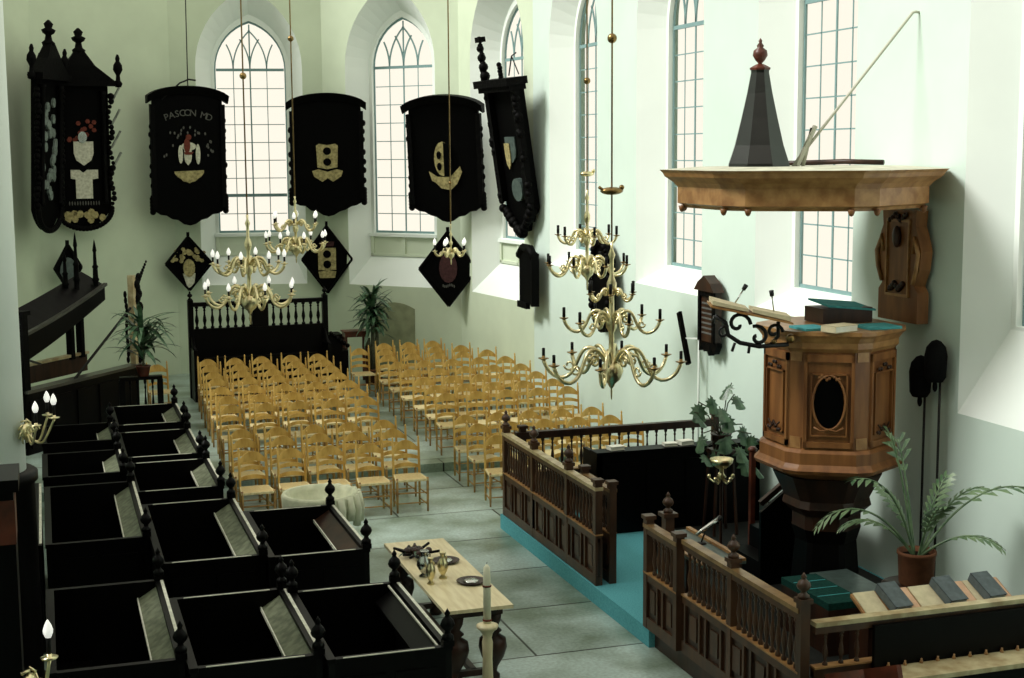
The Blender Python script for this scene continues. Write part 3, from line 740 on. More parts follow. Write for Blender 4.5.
m = MB(); m.tube([(.25,.02,1.4),(.5,0,1.75),(.6,.05,1.8)],.014,5); m.tube([(.5,0,1.75),(.5,.1,1.4)],.012,5); m.build('iron_stay', IRON, t)

# narrow boards on the right wall
t = thing('narrow_carved_board', 'narrow dark board with rounded top, fixed edge-on below the leaning board', 'wall board', (8.80,26.20,2.70), 0)
m = MB(); m.box(-.05,.05,-.40,.40,-.48,.52); m.build('board', BLACKP, t)
m = MB(); m.tube([(-.03,-.44,.42),(-.03,-.2,.58),(-.03,.2,.58),(-.03,.44,.42)],.085,7); m.box(-.09,.06,-.46,-.38,-.5,.5); m.box(-.08,.0,-.1,.46,-.58,-.46); m.build('carved_border', CARVED, t)
t = thing('carved_memorial_tablet', 'tall dark carved board on the wall behind the two nearest chandeliers', 'wall board', (8.88,22.5,2.9), 0)
m = MB(); M_ = Matrix(((0,0,1,0),(1,0,0,0),(0,1,0,0),(0,0,0,1)))
m.prism([(-.42,-.6)]+scallop(-.42,.42,-.6,.2,8,.04,5)+[(.42,-.6),(.42,.4)]+[(.42-.84*k/10,.4+.34*math.sin(PI*k/10)) for k in range(1,10)]+[(-.42,.4)], -.05, .05, M=M_)
m.build('board', BLACKP, t)
m = MB(); random.seed(8)
for k in range(40):
    a = 2*PI*k/40; m.ball((-.07, .44*math.cos(a), .02+.68*math.sin(a)), random.uniform(.04,.07), 6)
m.build('carved_border', CARVED, t)
t = thing('pedimented_hymn_board', 'dark wooden board with a pointed roof and scalloped foot, left of the pulpit', 'wall board', (8.93,18.5,2.78), 0)
m = MB(); m.box(-.06,.05,-.24,.24,-.36,.36); m.build('board', OAKD, t)
m = MB(); m.prism([(-.32,.36),(.32,.36),(.20,.48),(0,.58),(-.20,.48)], -.12, .05, M=M_); m.build('pediment', OAKD, t)
m = MB(); m.box(-.085,-.06,-.26,-.19,-.36,.36); m.box(-.085,-.06,.19,.26,-.36,.36); m.box(-.085,-.06,-.19,.19,.28,.36)
m.prism([(-.28,-.36)]+scallop(-.28,.28,-.40,.06,7,.09,3)+[(.28,-.36)], -.05, .04, M=M_); m.build('moulded_border', CARVED, t)
m = MB()
for k in range(7): m.box(-.068,-.06,-.16,.16,-.25+k*.07,-.225+k*.07)
m.build('lettering', MARKW, t)
t = thing('slanting_number_board', 'narrow black board slanting on a thin white pole, beside the pointed board', 'number board', (8.80,19.12,2.40), 0)
m = MB(); m.beam((0,.17,.36),(0,-.17,-.36),.09,.05,up=(1,0,0)); m.build('board', BLACKP, t)
m = MB(); m.beam((0,0,0),(.1,-.28,.02),.02,.02); m.build('bracket', REVEAL, t)
m = MB(); m.tube([(.12,-.26,.5),(.12,-.26,-2.38)],.018,6); m.build('pole', REVEAL, t)

# big carved memorials, far left
def memorial(label, loc, nrm, w, h, wings=True):
    M = hatch_frame(loc, nrm, .05); t = thing('carved_memorial', label, 'hatchment', loc); t.rotation_euler = M.to_euler()
    m = MB(); flat(m, [(-w/2,-h/2)]+[(-w/2+w*k/10,-h/2-.42*math.sin(PI*k/10)**.8) for k in range(1,10)]+[(w/2,-h/2),(w/2,h/2),(-w/2,h/2)], 0, .12); m.build('board', BLACKP, t)
    m = MB(); m.box(-w/2-.14,w/2+.14,-.2,.12,h/2,h/2+.12)
    m.loft([[(-w/2-.12,-.14,h/2+.12),(w/2+.12,-.14,h/2+.12),(w/2+.12,.1,h/2+.12),(-w/2-.12,.1,h/2+.12)],[(-.3,-.14,h/2+.42),(.3,-.14,h/2+.42),(.3,.1,h/2+.42),(-.3,.1,h/2+.42)],[(-.09,-.1,h/2+.72),(.09,-.1,h/2+.72),(.09,.05,h/2+.72),(-.09,.05,h/2+.72)]])
    m.lathe([(.12,0),(.14,.05),(.08,.1),(.06,.2),(.12,.24),(.15,.3),(.07,.34),(.1,.42),(.02,.5)],8,(0,0,h/2+.68)); m.build('pediment', CARVED, t)
    m = MB(); random.seed(int(w*100))
    for sx in (-1,1):
        m.lathe([(.06,0),(.09,.08),(.05,.14),(.04,.25),(.10,.36),(.09,.46),(.04,.54),(.05,.6),(.02,.68)],8,(sx*(w/2+.22),0,h/2-.02))
        m.lathe([(.05,0),(.06,.04),(.045,.08),(.05,h-.3),(.07,h-.26),(.07,h-.2)],8,(sx*(w/2-.12),-.07,-h/2+.1))
        for k in range(22): m.ball((sx*(w/2+.02+.04*math.sin(k)), -.03, -h/2+.1+k*(h-.2)/22), random.uniform(.04,.075), 6)
    for k in range(26): a = PI+PI*k/25; m.ball((w/2*math.cos(a), -.04, -h/2+.42*math.sin(a)), .06, 6)
    m.build('carved_border', CARVED, t)
    if wings:
        m = MB()
        for sx in (-1,1):
            for k in range(4): m.beam((sx*(w/2+.05),.03,-.45+k*.45),(sx*(w/2+.24),.03,-.1+k*.45),.03,.12,up=(0,1,0))
        m.build('trophy_pole', mat('faded_banner', (.30,.34,.28), .8, .2, var=.6, vscale=9), t)
    return t
t = memorial('large carved black memorial with white shield and tabard, far left of the apse', (.88,31.92,5.25), (.12,-.99), 1.12, 2.55)
m = MB(); flat(m, shield(.02,-.12,.40,.50), -.04, -.0); m.build('white_shield', CREAM, t)
m = MB(); flat(m, [(-.26,-.46),(-.08,-.46),(.0,-.52),(.08,-.46),(.30,-.46),(.30,-.64),(.18,-.66),(.18,-1.06),(-.16,-1.06),(-.16,-.66),(-.26,-.64)], -.04, 0); m.build('white_tabard', CREAM, t)
m = MB(); flat(m, ell(0,.22,.09,.12), -.07, 0); m.build('helmet', SILVER, t)
m = MB(); random.seed(2)
for k in range(16): flat(m, ell(random.uniform(-.28,.28), .25+random.uniform(-.1,.3), .05,.05,6), -.03-.002*(k%4), 0)
m.build('red_mantling', RED, t)
m = MB()
for k in range(12): flat(m, ell(-.30+.055*k,-1.16,.014,.05,5), -.012, 0)
m.build('lettering', MARKW, t)
m = MB(); random.seed(14)
for k in range(12): flat(m, ell(random.uniform(-.45,.45),-1.42+random.uniform(-.12,.08),.07,.08,7), -.05-.003*(k%4), 0)
m.build('gilt_emblem', GOLD, t)
t = memorial('large carved black memorial turned towards the nave, at the left edge', (.20,30.95,5.3), (.90,-.43), 1.05, 2.6, False)
m = MB(); random.seed(6)
for k in range(30): flat(m, ell(random.uniform(-.3,.3), random.uniform(-1.2,.9), .07,.10,7), -.04-.002*(k%5), 0)
m.build('silver_relief', mat('grey_relief', (.2,.25,.22), .5, .4, var=.5, vscale=14), t)
# ------------------------------------------------------------------ chandeliers
def chandelier(label, loc, tiers, ball, lit, chain_top=10.4, fin=.14, stem_h=1.1, knots=(), metal=None):
    """loc = centre of the lower ball; tiers = [(height above ball, radius, arms, phase)]"""
    metal = metal or BRASS
    t = thing('chandelier', label, 'chandelier', loc, 0, 'brass chandeliers')
    b = ball
    m = MB(); m.lathe([(0,-b*1.9-fin),(.008,-b*1.9-fin*.9),(.014,-b*1.5-fin*.3),(.01,-b*1.5),(b*.25,-b*1.25),(b*.3,-b*1.1),(b*.75,-b*.7),(b,0),(b*.85,b*.45),(b*.45,b*.8),(b*.25,b*1.1),
                      (b*.22,stem_h*.30),(b*.45,stem_h*.34),(b*.5,stem_h*.40),(b*.22,stem_h*.46),(b*.2,stem_h*.58),(b*.4,stem_h*.63),(b*.42,stem_h*.68),(b*.18,stem_h*.74),(b*.16,stem_h*.86),(b*.3,stem_h*.9),(b*.1,stem_h*.95),(.02,stem_h)], 16)
    m.build('baluster_stem', metal, t)
    m = MB(); z = stem_h; top = chain_top-loc[2]
    m.tube([(0,0,z),(0,0,top)], .011, 6)
    for (kz, kr) in knots: m.ball((0,0,kz-loc[2]), kr, 10)
    m.build('hanging_rod', BRASSD, t)
    for (hz, R, n, ph) in tiers:
        for k in range(n):
            a = ph + 2*PI*k/n; ca, sa = math.cos(a), math.sin(a); pts = []
            # S scroll: out of the stem, up and over, down below, up to the pan
            prof = [(.10,0.02),(.16,.12),(.27,.21),(.38,.20),(.46,.10),(.52,-.04),(.60,-.17),(.72,-.235),(.85,-.20),(.95,-.10),(1.0,0.02)]
            for i in range(len(prof)-1):
                for s in (0,.5): 
                    p0 = prof[max(0,i-1)]; p1 = prof[i]; p2 = prof[i+1]; p3 = prof[min(len(prof)-1,i+2)]
                    q = tuple(.5*((2*p1[j])+(-p0[j]+p2[j])*s+(2*p0[j]-5*p1[j]+4*p2[j]-p3[j])*s*s+(-p0[j]+3*p1[j]-3*p2[j]+p3[j])*s**3) for j in (0,1))
                    pts.append(q)
            pts.append(prof[-1])
            P3 = lambda r, z: (r*R*ca, r*R*sa, hz + z*R)
            m = MB(); m.tube([P3(r,z) for r,z in pts], .016+.010*R, 6)
            sc = [(.30+.10*(1-q/11)*math.cos(q), .04+.10*(1-q/11)*math.sin(q)) for q in [i*.55 for i in range(15)]]
            m.tube([P3(r,z) for r,z in sc], .013+.006*R, 5)
            sc2 = [(.62+.08*(1-q/11)*math.cos(-q), -.05+.08*(1-q/11)*math.sin(-q)) for q in [i*.55 for i in range(13)]]
            m.tube([P3(r,z) for r,z in sc2], .010+.004*R, 5)
            arm = m.build('arm', metal, t)
            px, py, pz = P3(1,.02); s = .5+.6*R
            m = MB(); m.lathe([(.012*s,-.012*s),(.03*s,0),(.065*s,.014*s),(.07*s,.022*s),(.02*s,.02*s),(.022*s,.05*s)],12,(px,py,pz)); m.build('drip_pan', metal if lit else BRASSD, arm)
            if lit:
                m = MB(); m.lathe([(.014,0),(.014,.085)],8,(px,py,pz+.03)); m.build('candle_sleeve', BLACKC, arm)
                m = MB(); flame_bulb(m,(px,py,pz+.112),.115); m.build('flame_bulb', BULB, arm)
            else:
                m = MB(); m.lathe([(.021,0),(.021,.115),(.012,.12)],8,(px,py,pz+.03)); m.build('candle_sleeve', BLACKC, arm)
    return t
t = chandelier('largest brass chandelier with black unlit candle sleeves, in front of the right wall', (6.64,16.55,2.40),
           [(.10,.86,8,.25),(.62,.60,6,.5),(.95,.30,6,.1)], .15, False, stem_h=1.6, fin=.08, knots=((6.45,.06),))
m = MB(TR((0,0,2.22))); m.ball((0,0,0),.09,8,(1.7,1,.55)); m.ball((.13,0,.04),.035,6); m.tube([(-.1,0,0),(-.17,0,.05)],.02,5); m.build('bird_ornament', BRASSD, t)
t = chandelier('brass chandelier with black sleeves hanging behind the largest one, before the fourth window', (7.50,19.65,3.40),
           [(.06,.60,8,.1),(.48,.44,6,.4)], .11, False, stem_h=1.15, fin=.1, knots=((6.1,.05),))
m = MB(TR((0,0,1.38))); m.ball((0,0,0),.065,8,(1.7,1,.6)); m.ball((.10,0,.04),.03,6); m.build('bird_ornament', BRASS, t)
chandelier('large brass chandelier with lit white bulbs, hanging before the choir bench', (2.82,21.1,2.98),
           [(.08,.66,8,.2),(.52,.52,8,.45)], .13, True, stem_h=1.25, fin=.1, knots=((6.2,.05),))
chandelier('mid-sized brass chandelier with lit white bulbs, higher and just right of the large lit one', (3.98,23.9,3.55),
           [(.06,.50,8,.1),(.38,.38,6,.3)], .10, True, stem_h=.85, fin=.06, knots=((6.95,.05),))
chandelier('smallest brass chandelier, hanging before the lozenge board with the oval shield', (6.44,23.2,3.42),
           [(.04,.27,5,.3)], .06, True, stem_h=.5, fin=.06, knots=((4.6,.03),))

# ------------------------------------------------------------------ platform with turquoise carpet
m = MB(); m.box(5.84,9.04,9.9,13.34,0.001,.2); tag(m.build('wooden_platform', OAKD), 'dark boarded platform inside the near pulpit fence', 'platform')
m = MB(); m.box(5.775,9.04,13.345,18.45,0.001,.2); tag(m.build('carpeted_platform', BLUE), 'low turquoise-carpeted platform at the gate opening and under the far fence', 'platform')
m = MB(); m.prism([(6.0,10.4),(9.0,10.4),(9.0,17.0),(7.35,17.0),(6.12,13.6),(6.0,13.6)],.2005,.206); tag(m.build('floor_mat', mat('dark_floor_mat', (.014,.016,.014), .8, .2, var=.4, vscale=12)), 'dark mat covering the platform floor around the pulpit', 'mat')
PFM = .2065

def fence(name, label, loc, rz, L, posts, posts_fin, h=1.15, z0=0.0, mid=.55, nb=None, panels=True, sp=.105, skip=None, group='brown oak fences round the pulpit', mats=(FENCE, RAILB), postw=.085):
    t = thing(name, label, 'fence', loc, rz, group)
    F1, F2 = mats
    m = MB(); m.box(0,L,-.05,.05,h-.04,h); m.build('top_rail', F2, t)
    for (w_, z0_, z1_) in ((.038,h-.10,h-.04),(.035,mid-.05,mid+.03),(.04,0,.12)): m = MB(); m.box(0,L,-w_,w_,z0_,z1_); m.build('rail', F1, t)
    m = MB(); m.box(0,L,-.048,.048,mid+.03,mid+.045); m.build('mid_rail_edge', OAKL, t)
    if panels:
        m = MB(); m.box(0,L,-.015,.015,.1,mid); m.build('lower_panel', OAKD, t)
        n = max(1, round(L/.42)); 
        for k in range(n):
            a = L*k/n+.05; b = L*(k+1)/n-.05
            m = MB(); m.box(a,a+.035,-.04,.04,.12,mid-.05); m.box(b-.035,b,-.04,.04,.12,mid-.05); m.box(a+.10,b-.10,-.028,.028,.19,mid-.12); m.build('panel_moulding', F1, t)
    k = int(L/sp); off = (L-(k-1)*sp)/2
    for i in range(k):
        x = off+i*sp
        if any(abs(x-p) < .07 for p in posts): continue
        if skip and skip[0] < x < skip[1]: continue
        m = MB(); baluster(m,(x,0,mid+.04),h-.10-mid-.04,.021,6); m.build('baluster', F1, t)
    for p, f in zip(posts, posts_fin):
        m = MB(); m.box(p-postw/2,p+postw/2,-postw/2,postw/2,0,h+.05); m.box(p-postw*.7,p+postw*.7,-postw*.7,postw*.7,h+.05,h+.09)
        m.build('post', F1, t)
        if f: m = MB(); m.lathe([(r*1.0,z*.85) for r,z in FIN],10,(p,0,h+.09)); m.build('finial', FENCE, t)
    return t
PF = .201
# local x runs away from the camera (+Y): rotation 90 deg
fence('pulpit_fence', 'brown baluster fence beside the aisle, nearer the chairs, left of the gate opening', (5.84,14.92,PF), PI/2, 3.50, [.05,1.0,2.28,3.45], [0,1,1,1], h=1.14, mats=(FENCE, FENCET))
fence('open_gate_leaf', 'gate leaf folded back inside the aisle fence', (6.02,14.95,PF), PI/2, .95, [.04,.91], [0,0], h=1.10)
fence('pulpit_fence', 'brown baluster fence section in front of the pulpit, from gate to corner post', (5.84,10.30,PF), PI/2, 2.30, [.0,1.28], [1,1], h=1.14)
fence('closed_gate_leaf', 'brown baluster gate leaf beside the turquoise floor opening', (5.80,12.64,PF), PI/2, .82, [.04,.78], [0,0], h=1.10)
t = thing('gate_post', 'short oak post with a reddish knob just behind the closed gate leaf', 'post', (6.06,13.52,PF))
m = MB(); m.box(-.05,.05,-.05,.05,0,1.13); m.box(-.08,.08,-.08,.08,1.13,1.17); m.build('shaft', FENCE, t)
m = MB(); m.lathe([(r,z*.85) for r,z in FIN],10,(0,0,1.17)); m.build('finial', FENCE, t)
fence('pulpit_fence', 'dark baluster fence running to the wall in front of the right-hand chairs', (5.96,18.33,PF), 0, 3.02, [.1,2.97], [0,0], h=1.14, mats=(OAKD,OAKD), sp=.14)
fence('pulpit_fence', 'brown fence with a worn pale rail crossing to the wall at the lower right', (5.92,10.27,PF), 0, 3.08, [3.04], [0], h=1.03, mid=.60, skip=(.55,4), sp=.15, mats=(FENCE, FENCET))
t = thing('long_bench', 'long black bench with a pale seat edge behind the lower right fence', 'bench', (6.45,10.15,PF))
m = MB(); m.box(0,2.55,.03,.07,0,.96); m.build('bench_back', EBONY, t)
m = MB(); m.box(-.1,2.55,-.28,.025,.56,.60); m.build('bench_seat', FENCET, t)
for x in (0.05,2.4): m = MB(); m.box(x,x+.05,-.3,-.08,0.001,.56); m.build('leg', EBONY, t)
for k in range(16): m = MB(); m.lathe([(.018,0),(.018,.012),(.010,.025),(.010,.04)],6,(.12+k*.16,.005,.60)); m.build('turned_foot', OAKL, t)
t = thing('front_bench', 'reddish bench back with curved ends at the bottom edge of the view', 'bench', (5.95,9.55,0))
for x in (0,.34): m = MB(); m.beam((x,.0,.98),(x+.06,.62,.72),.04,.16); m.beam((x+.03,.3,.8),(x+.03,.3,0),.05,.05,up=(1,0,0)); m.build('curved_end', REDW, t)
m = MB(); m.box(0,.4,.28,.32,.2,.6); m.build('bench_back', REDW, t)

# black enclosed bench at the back of the platform
t = thing('enclosed_bench', 'high black panelled bench front with books on its ledge, behind the gate opening', 'bench', (6.62,16.95,PFM))
m = MB(); m.box(0,2.3,0,.06,0,1.05); m.build('front_panel', EBONY, t)
m = MB(); m.box(-.03,2.33,-.03,.22,1.05,1.08); m.build('ledge', EBONY, t)
for x in (0,2.24): m = MB(); m.box(x,x+.06,0,.55,0,1.05); m.build('end_panel', EBONY, t)
m = MB(); m.box(.06,2.24,.25,.55,.42,.46); m.build('bench_seat', EBONY, t)
m = MB(); 
for k in range(4): m.box(.12+k*.55,.56+k*.55,-.012,0,.15,.92)
m.build('raised_field', EBONY, t)
def book(label, loc, rz, w, d, h, cover, grp=None, cat='book', name='hymn_book', tilt=0, tx=0):
    t = thing(name, label, cat, loc, 0, grp); t.rotation_euler = (tilt, tx, rz)
    m = MB(); m.box(-w/2,w/2,-d/2,d/2,0,.006); m.box(-w/2,w/2,-d/2,d/2,h-.006,h); m.box(-w/2,-w/2+.006,-d/2,d/2,0,h); m.build('cover', cover, t)
    m = MB(); m.box(-w/2+.004,w/2-.008,-d/2+.006,d/2-.006,.006,h-.006); m.build('pages', PAPER, t); return t
book('white book on the black bench ledge, nearest the aisle', (6.90,17.05,PFM+1.082), .1, .2, .14, .05, PAPER, 'books on the black ledge')
book('white book on the black bench ledge, middle of three', (7.66,17.05,PFM+1.082), -.1, .18, .13, .04, PAPER, 'books on the black ledge')
book('white book on the black bench ledge, beside the leafy plant end', (7.88,17.06,PFM+1.082), .2, .2, .14, .055, PAPER, 'books on the black ledge')

# ------------------------------------------------------------------ pulpit (12-sided: long panels and narrow corner faces)
PC = Vector((7.98,13.62)); FA = math.radians(-120)   # outward direction of the front panel
def dodec(R, cut, ang0=FA):
    """long faces perpendicular to ang0+60k at apothem R; corner faces between"""
    pts = []
    for k in range(6):
        a = ang0 + k*PI/3; t = (-math.sin(a), math.cos(a)); hw = R*math.tan(PI/6) - cut
        for s in (-hw, hw): pts.append((R*math.cos(a)+t[0]*s, R*math.sin(a)+t[1]*s))
    return pts
def stack(m, prof, cut=.10, ang0=FA):
    rings = [[(x,y,z) for x,y in dodec(R, cut*min(1,R/.6), ang0)] for R, z in prof]; m.loft(rings)
t = thing('pulpit', 'carved oak pulpit with a dark oval, on a tapering base by the wall', 'pulpit', (PC.x,PC.y,PFM))
Z = 1.62
m = MB(); stack(m, [(.62,Z+.0),(.62,Z+1.30)]); m.build('pulpit_body', OAK, t)
m = MB(); stack(m, [(.50,Z-.17),(.62,Z-.12),(.70,Z-.08),(.72,Z-.04),(.70,Z-.02),(.67,Z+.02),(.67,Z+.14),(.64,Z+.17),(.62,Z+.18)]); m.build('base_moulding', OAK, t)
m = MB(); stack(m, [(.63,Z+1.20),(.66,Z+1.24),(.66,Z+1.30),(.69,Z+1.35),(.72,Z+1.38),(.72,Z+1.42),(.60,Z+1.42)]); m.build('top_cornice', OAKL, t)
m = MB(); stack(m, [(.34,.85),(.34,1.0),(.44,1.10),(.42,1.18),(.54,Z-.17)]); m.build('tapered_underside', OAKD, t)  # underside and pedestal darkened: shade under the pulpit put into their colour
m = MB(); stack(m, [(.40,0),(.40,.12),(.34,.2),(.30,.7),(.34,.85)], cut=.08); m.build('pedestal', EBONY, t)
for k in range(6):
    a = FA + k*PI/3; M = RZ(a-(-PI/2)); # local -y = outward
    hw = .62*math.tan(PI/6)-.10
    mt = OAK
    def lb(m, x0,x1,d,z0,z1,d0=.0): m.box(x0,x1,-.62-d,-.62-d0+.02,z0,z1,M=M)
    if False: m = MB(); lb(m,-hw,hw,.012,Z+.18,Z+1.2); m.build('shaded_front_field', OAKD, t)
    m = MB(); lb(m,-hw,-hw+.035,.03,Z+.2,Z+1.18); lb(m,hw-.035,hw,.03,Z+.2,Z+1.18); lb(m,-hw,hw,.03,Z+1.10,Z+1.18); lb(m,-hw,hw,.03,Z+.2,Z+.26)
    lb(m,-hw+.07,-hw+.085,.035,Z+.32,Z+.98); lb(m,hw-.085,hw-.07,.035,Z+.32,Z+.98); lb(m,-hw+.07,hw-.07,.035,Z+.32,Z+.335); lb(m,-hw+.07,hw-.07,.035,Z+.965,Z+.98)
    m.build('panel_moulding', mt, t)
    m = MB()
    if k == 0:
        ringp = [(0.165*math.cos(2*PI*i/24), -.662, Z+.68+.285*math.sin(2*PI*i/24)) for i in range(25)]
        m.M = M; m.tube(ringp, .012, 6, cap=False)
        for i in range(9): m.ball((-.10+.025*i,-.66,Z+.94+.02*math.sin(i*1.5)),.018,6)
        m.tube([(-.15,-.662,Z+.42),(-.08,-.665,Z+.38),(0,-.67,Z+.40),(.08,-.665,Z+.38),(.15,-.662,Z+.42)],.011,6)
        m.build('oval_wreath', OAK, t)
        m = MB(M); m.prism([(.15*math.cos(2*PI*i/20), .27*math.sin(2*PI*i/20)) for i in range(20)], 0, .02, M=TR((0,-.634,Z+.68))@RX(PI/2)); m.build('dark_oval', BLACKP, t)
    else:
        m.M = M
        for (zz, n) in ((Z+.36,7),(Z+1.03,6)):
            for i in range(n): u = -1+2*i/(n-1); m.ball((.12*u,-.655,zz+.03*math.cos(u*4)),.022,6,(1,.7,1))
        m.tube([(-.12,-.655,Z+.42),(-.05,-.66,Z+.37),(0,-.66,Z+.42),(.05,-.66,Z+.37),(.12,-.655,Z+.42)],.010,5)
        m.build('carved_garland', OAKD, t)
    # corner pilaster
    b = a + PI/6; M2 = RZ(b+PI/2); rc = .62/math.cos(PI/6) - .10*.5*1.0
    m = MB(M2); d0 = rc-.035
    m.box(-.05,.05,-d0-.03,-d0+.04,Z+.18,Z+1.22); m.box(-.065,.065,-d0-.045,-d0+.03,Z+.18,Z+.30); m.box(-.065,.065,-d0-.045,-d0+.03,Z+1.10,Z+1.22)
    m.build('corner_pilaster', OAKL, t)
    m = MB(M2); m.box(-.012,.012,-d0-.034,-d0-.02,Z+.36,Z+1.04); m.build('pilaster_groove', OAKD, t)
# scroll brackets below
for k in (0,1,5,4):
    b = FA + k*PI/3 + PI/6; M = RZ(b)
    m = MB(); m.prism([(.12,.75),(.26,.95),(.52,1.38),(.56,1.50),(.40,1.50),(.22,1.15),(.12,1.05)], -.04, .04, M=M@RX(PI/2)); m.build('scroll_bracket', OAKD, t)
t2 = thing('pulpit_canopy_panel', 'carved upright oak panel on the wall between pulpit and sounding board', 'panel', (8.93,13.70,3.24))
m = MB(); m.prism([(-.38,0),(.38,0),(.38,.33),(.31,.40),(.40,.58),(.43,.78),(.36,.95),(.31,1.04),(.33,1.21),(-.33,1.21),(-.31,1.04),(-.36,.95),(-.43,.78),(-.40,.58),(-.31,.40),(-.38,.33)], -.08, .06, M=M_); m.build('panel_board', OAK, t2)
m = MB(); 
for (y0,y1,z0,z1) in ((-.22,-.20,.3,1.08),(.20,.22,.3,1.08),(-.22,.22,.27,.3),(-.22,.22,1.08,1.11)): m.box(-.105,-.07,y0,y1,z0,z1)
for sy in (-1,1): m.tube([(-.09,sy*.30,.42),(-.1,sy*.37,.58),(-.1,sy*.40,.75),(-.09,sy*.32,.92),(-.09,sy*.29,.75)],.025,6)
m.build('panel_moulding', OAKL, t2)
m = MB()
for i in range(7): m.ball((-.10,-.12+.04*i,.38+.03*math.cos(i*1.6)),.035,6)
m.ball((-.11,0,.92),.08,8,(.5,.8,1.5))
for i in range(7): m.ball((-.10,-.15+.05*i,1.13+.03*math.cos(i*1.6)),.03,6)
m.build('carved_shell', OAKD, t2)

# sounding board
SB = Vector((7.66,13.72))
t = thing('sounding_board', 'hexagonal oak sounding board with moulded edge hanging over the pulpit', 'sounding board', (SB.x,SB.y,4.5))
m = MB(); stack(m, [(1.12,.0),(1.14,.03),(1.19,.05),(1.19,.22),(1.23,.27),(1.31,.33),(1.33,.37),(1.36,.40)], cut=.16); m.build('moulded_rim', OAKL, t)
m = MB(); stack(m, [(1.355,.401),(1.0,.43)], cut=.16); m.build('dusty_top', mat('dusty_boards', (.58,.58,.46), .8, .2, var=.3, vscale=5), t)
m = MB()
for k in range(6):
    for sgn in (-1,1):
        a = FA + k*PI/3; tx = 1.14*math.tan(PI/6)-.16
        x = 1.15*math.cos(a)-math.sin(a)*tx*sgn; y = 1.15*math.sin(a)+math.cos(a)*tx*sgn
        m.lathe([(.0,-.05),(.02,-.04),(.03,-.02),(.04,.02)],8,(x,y,0))
m.build('drop_knob', OAK, t)
m = MB(); m.tube([(.2,.9,.45),(.6,.75,.46),(.8,.5,.47),(1.05,.1,.46)],.03,6); m.build('carved_ridge', OAKD, t)
# spire
t = thing('spire', 'dark eight-sided spire with a ball finial on top of the sounding board', 'spire', (7.22,13.85,4.932))
m = MB(); stack8 = lambda pr: m.loft([[(r*math.cos(PI/8+k*PI/4+.35), r*math.sin(PI/8+k*PI/4+.35), z) for k in range(8)] for r, z in pr])
stack8([(.34,0),(.335,.03),(.27,.22),(.20,.5),(.14,.76),(.10,.97),(.10,1.0)]); m.build('spire_body', mat('dark_slate_wood', (.008,.009,.007), .3, .6, var=.3, vscale=6), t)
m = MB(); m.loft([[(r*math.cos(PI/8+k*PI/4+.35), r*math.sin(PI/8+k*PI/4+.35), z) for k in range(8)] for r, z in ((.11,1.0),(.115,1.02),(.09,1.035),(.04,1.06))]); m.lathe([(.03,1.05),(.022,1.07),(.05,1.10),(.078,1.15),(.07,1.20),(.03,1.23),(.038,1.25),(.015,1.28),(.02,1.30),(0,1.33)],12); m.build('ball_finial', REDW, t)
t = thing('iron_stay_rod', 'long pale iron rod slanting from the sounding board up to the wall', 'rod', (7.55,13.72,4.93))
m = MB(); m.tube([(0,0,0),(.72,.0,.83),(1.42,.02,1.62),(1.46,.02,1.63),(1.52,.02,1.62)],.016,6); m.build('rod', mat('pale_iron', (.45,.45,.36), .5, .5), t)
m = MB(); m.tube([(.12,0,.0),(.22,0,.40),(.14,0,.2)],.022,5); m.beam((.05,0,.0),(.26,0,.42),.04,.04); m.build('lower_fork', mat('pale_iron', (.45,.45,.36)), t)
# items on the pulpit
t = thing('pulpit_cushion', 'turquoise cloth hanging over the right rim of the pulpit', 'cloth', (8.02,13.45,PFM+Z+1.4215))
m = MB(); m.box(.06,.44,-.46,-.12,0.001,.03); m.build('cloth_top', TEALC, t)
m = MB(); m.box(-.60,-.30,-.30,.05,0.001,.025); m.build('cloth_strip', TEALC, t)
t = thing('pulpit_desk', 'dark wooden book box lying on the pulpit rim under a blue-green cloth', 'desk', (8.15,13.75,PF+Z+1.43))
m = MB(); m.box(-.25,.35,-.12,.28,.0,.16); m.build('desk_box', OAKD, t)
m = MB(); m.loft([[(-.2,-.14,.18),(.38,-.14,.12),(.38,.3,.16),(-.2,.3,.22)],[(-.2,-.14,.20),(.38,-.14,.14),(.38,.3,.18),(-.2,.3,.24)]]); m.build('cloth', TEALC, t)
book('cream bible lying on the front rim of the pulpit', (7.74,13.02,PFM+Z+1.4235), .3, .34, .2, .07, CREAMC, None, 'book', 'bible')
# lectern arm left of pulpit
t = thing('book_lectern', 'brass scroll bracket carrying a sloping open bible left of the pulpit rim', 'lectern', (6.86,13.30,3.30), math.radians(-18))
m = MB(); m.loft([[(-.42,-.14,.22),(.42,-.14,.04),(.42,.18,.06),(-.42,.18,.24)],[(-.42,-.14,.24),(.42,-.14,.06),(.42,.18,.08),(-.42,.18,.26)]]); m.build('desk_board', OAKL, t)
m = MB(); m.loft([[(-.40,-.12,.245),(-.03,-.12,.17),(-.03,.16,.18),(-.40,.16,.26)],[(-.40,-.12,.29),(-.03,-.12,.20),(-.03,.16,.21),(-.40,.16,.31)]])
m.loft([[(.01,-.12,.165),(.40,-.12,.07),(.40,.16,.085),(.01,.16,.18)],[(.01,-.12,.20),(.40,-.12,.12),(.40,.16,.13),(.01,.16,.21)]]); m.build('open_bible', CREAMC, t)
m = MB()
sp = lambda cx, cz, r, a0, tn, d=1: [(cx+r*(1-q/(tn*1.15))*math.cos(a0+d*q), 0, cz+r*(1-q/(tn*1.15))*math.sin(a0+d*q)) for q in [i*.4 for i in range(int(tn/.4)+1)]]
m.tube(sp(-.12,.03,.13,0,6),.020,6); m.tube(sp(.08,-.10,.12,2,6,-1),.020,6); m.tube([(-.36,0,.12),(-.25,0,.05),(-.22,0,-.08),(-.10,0,-.16),(.1,0,-.2),(.4,0,-.18)],.024,6)
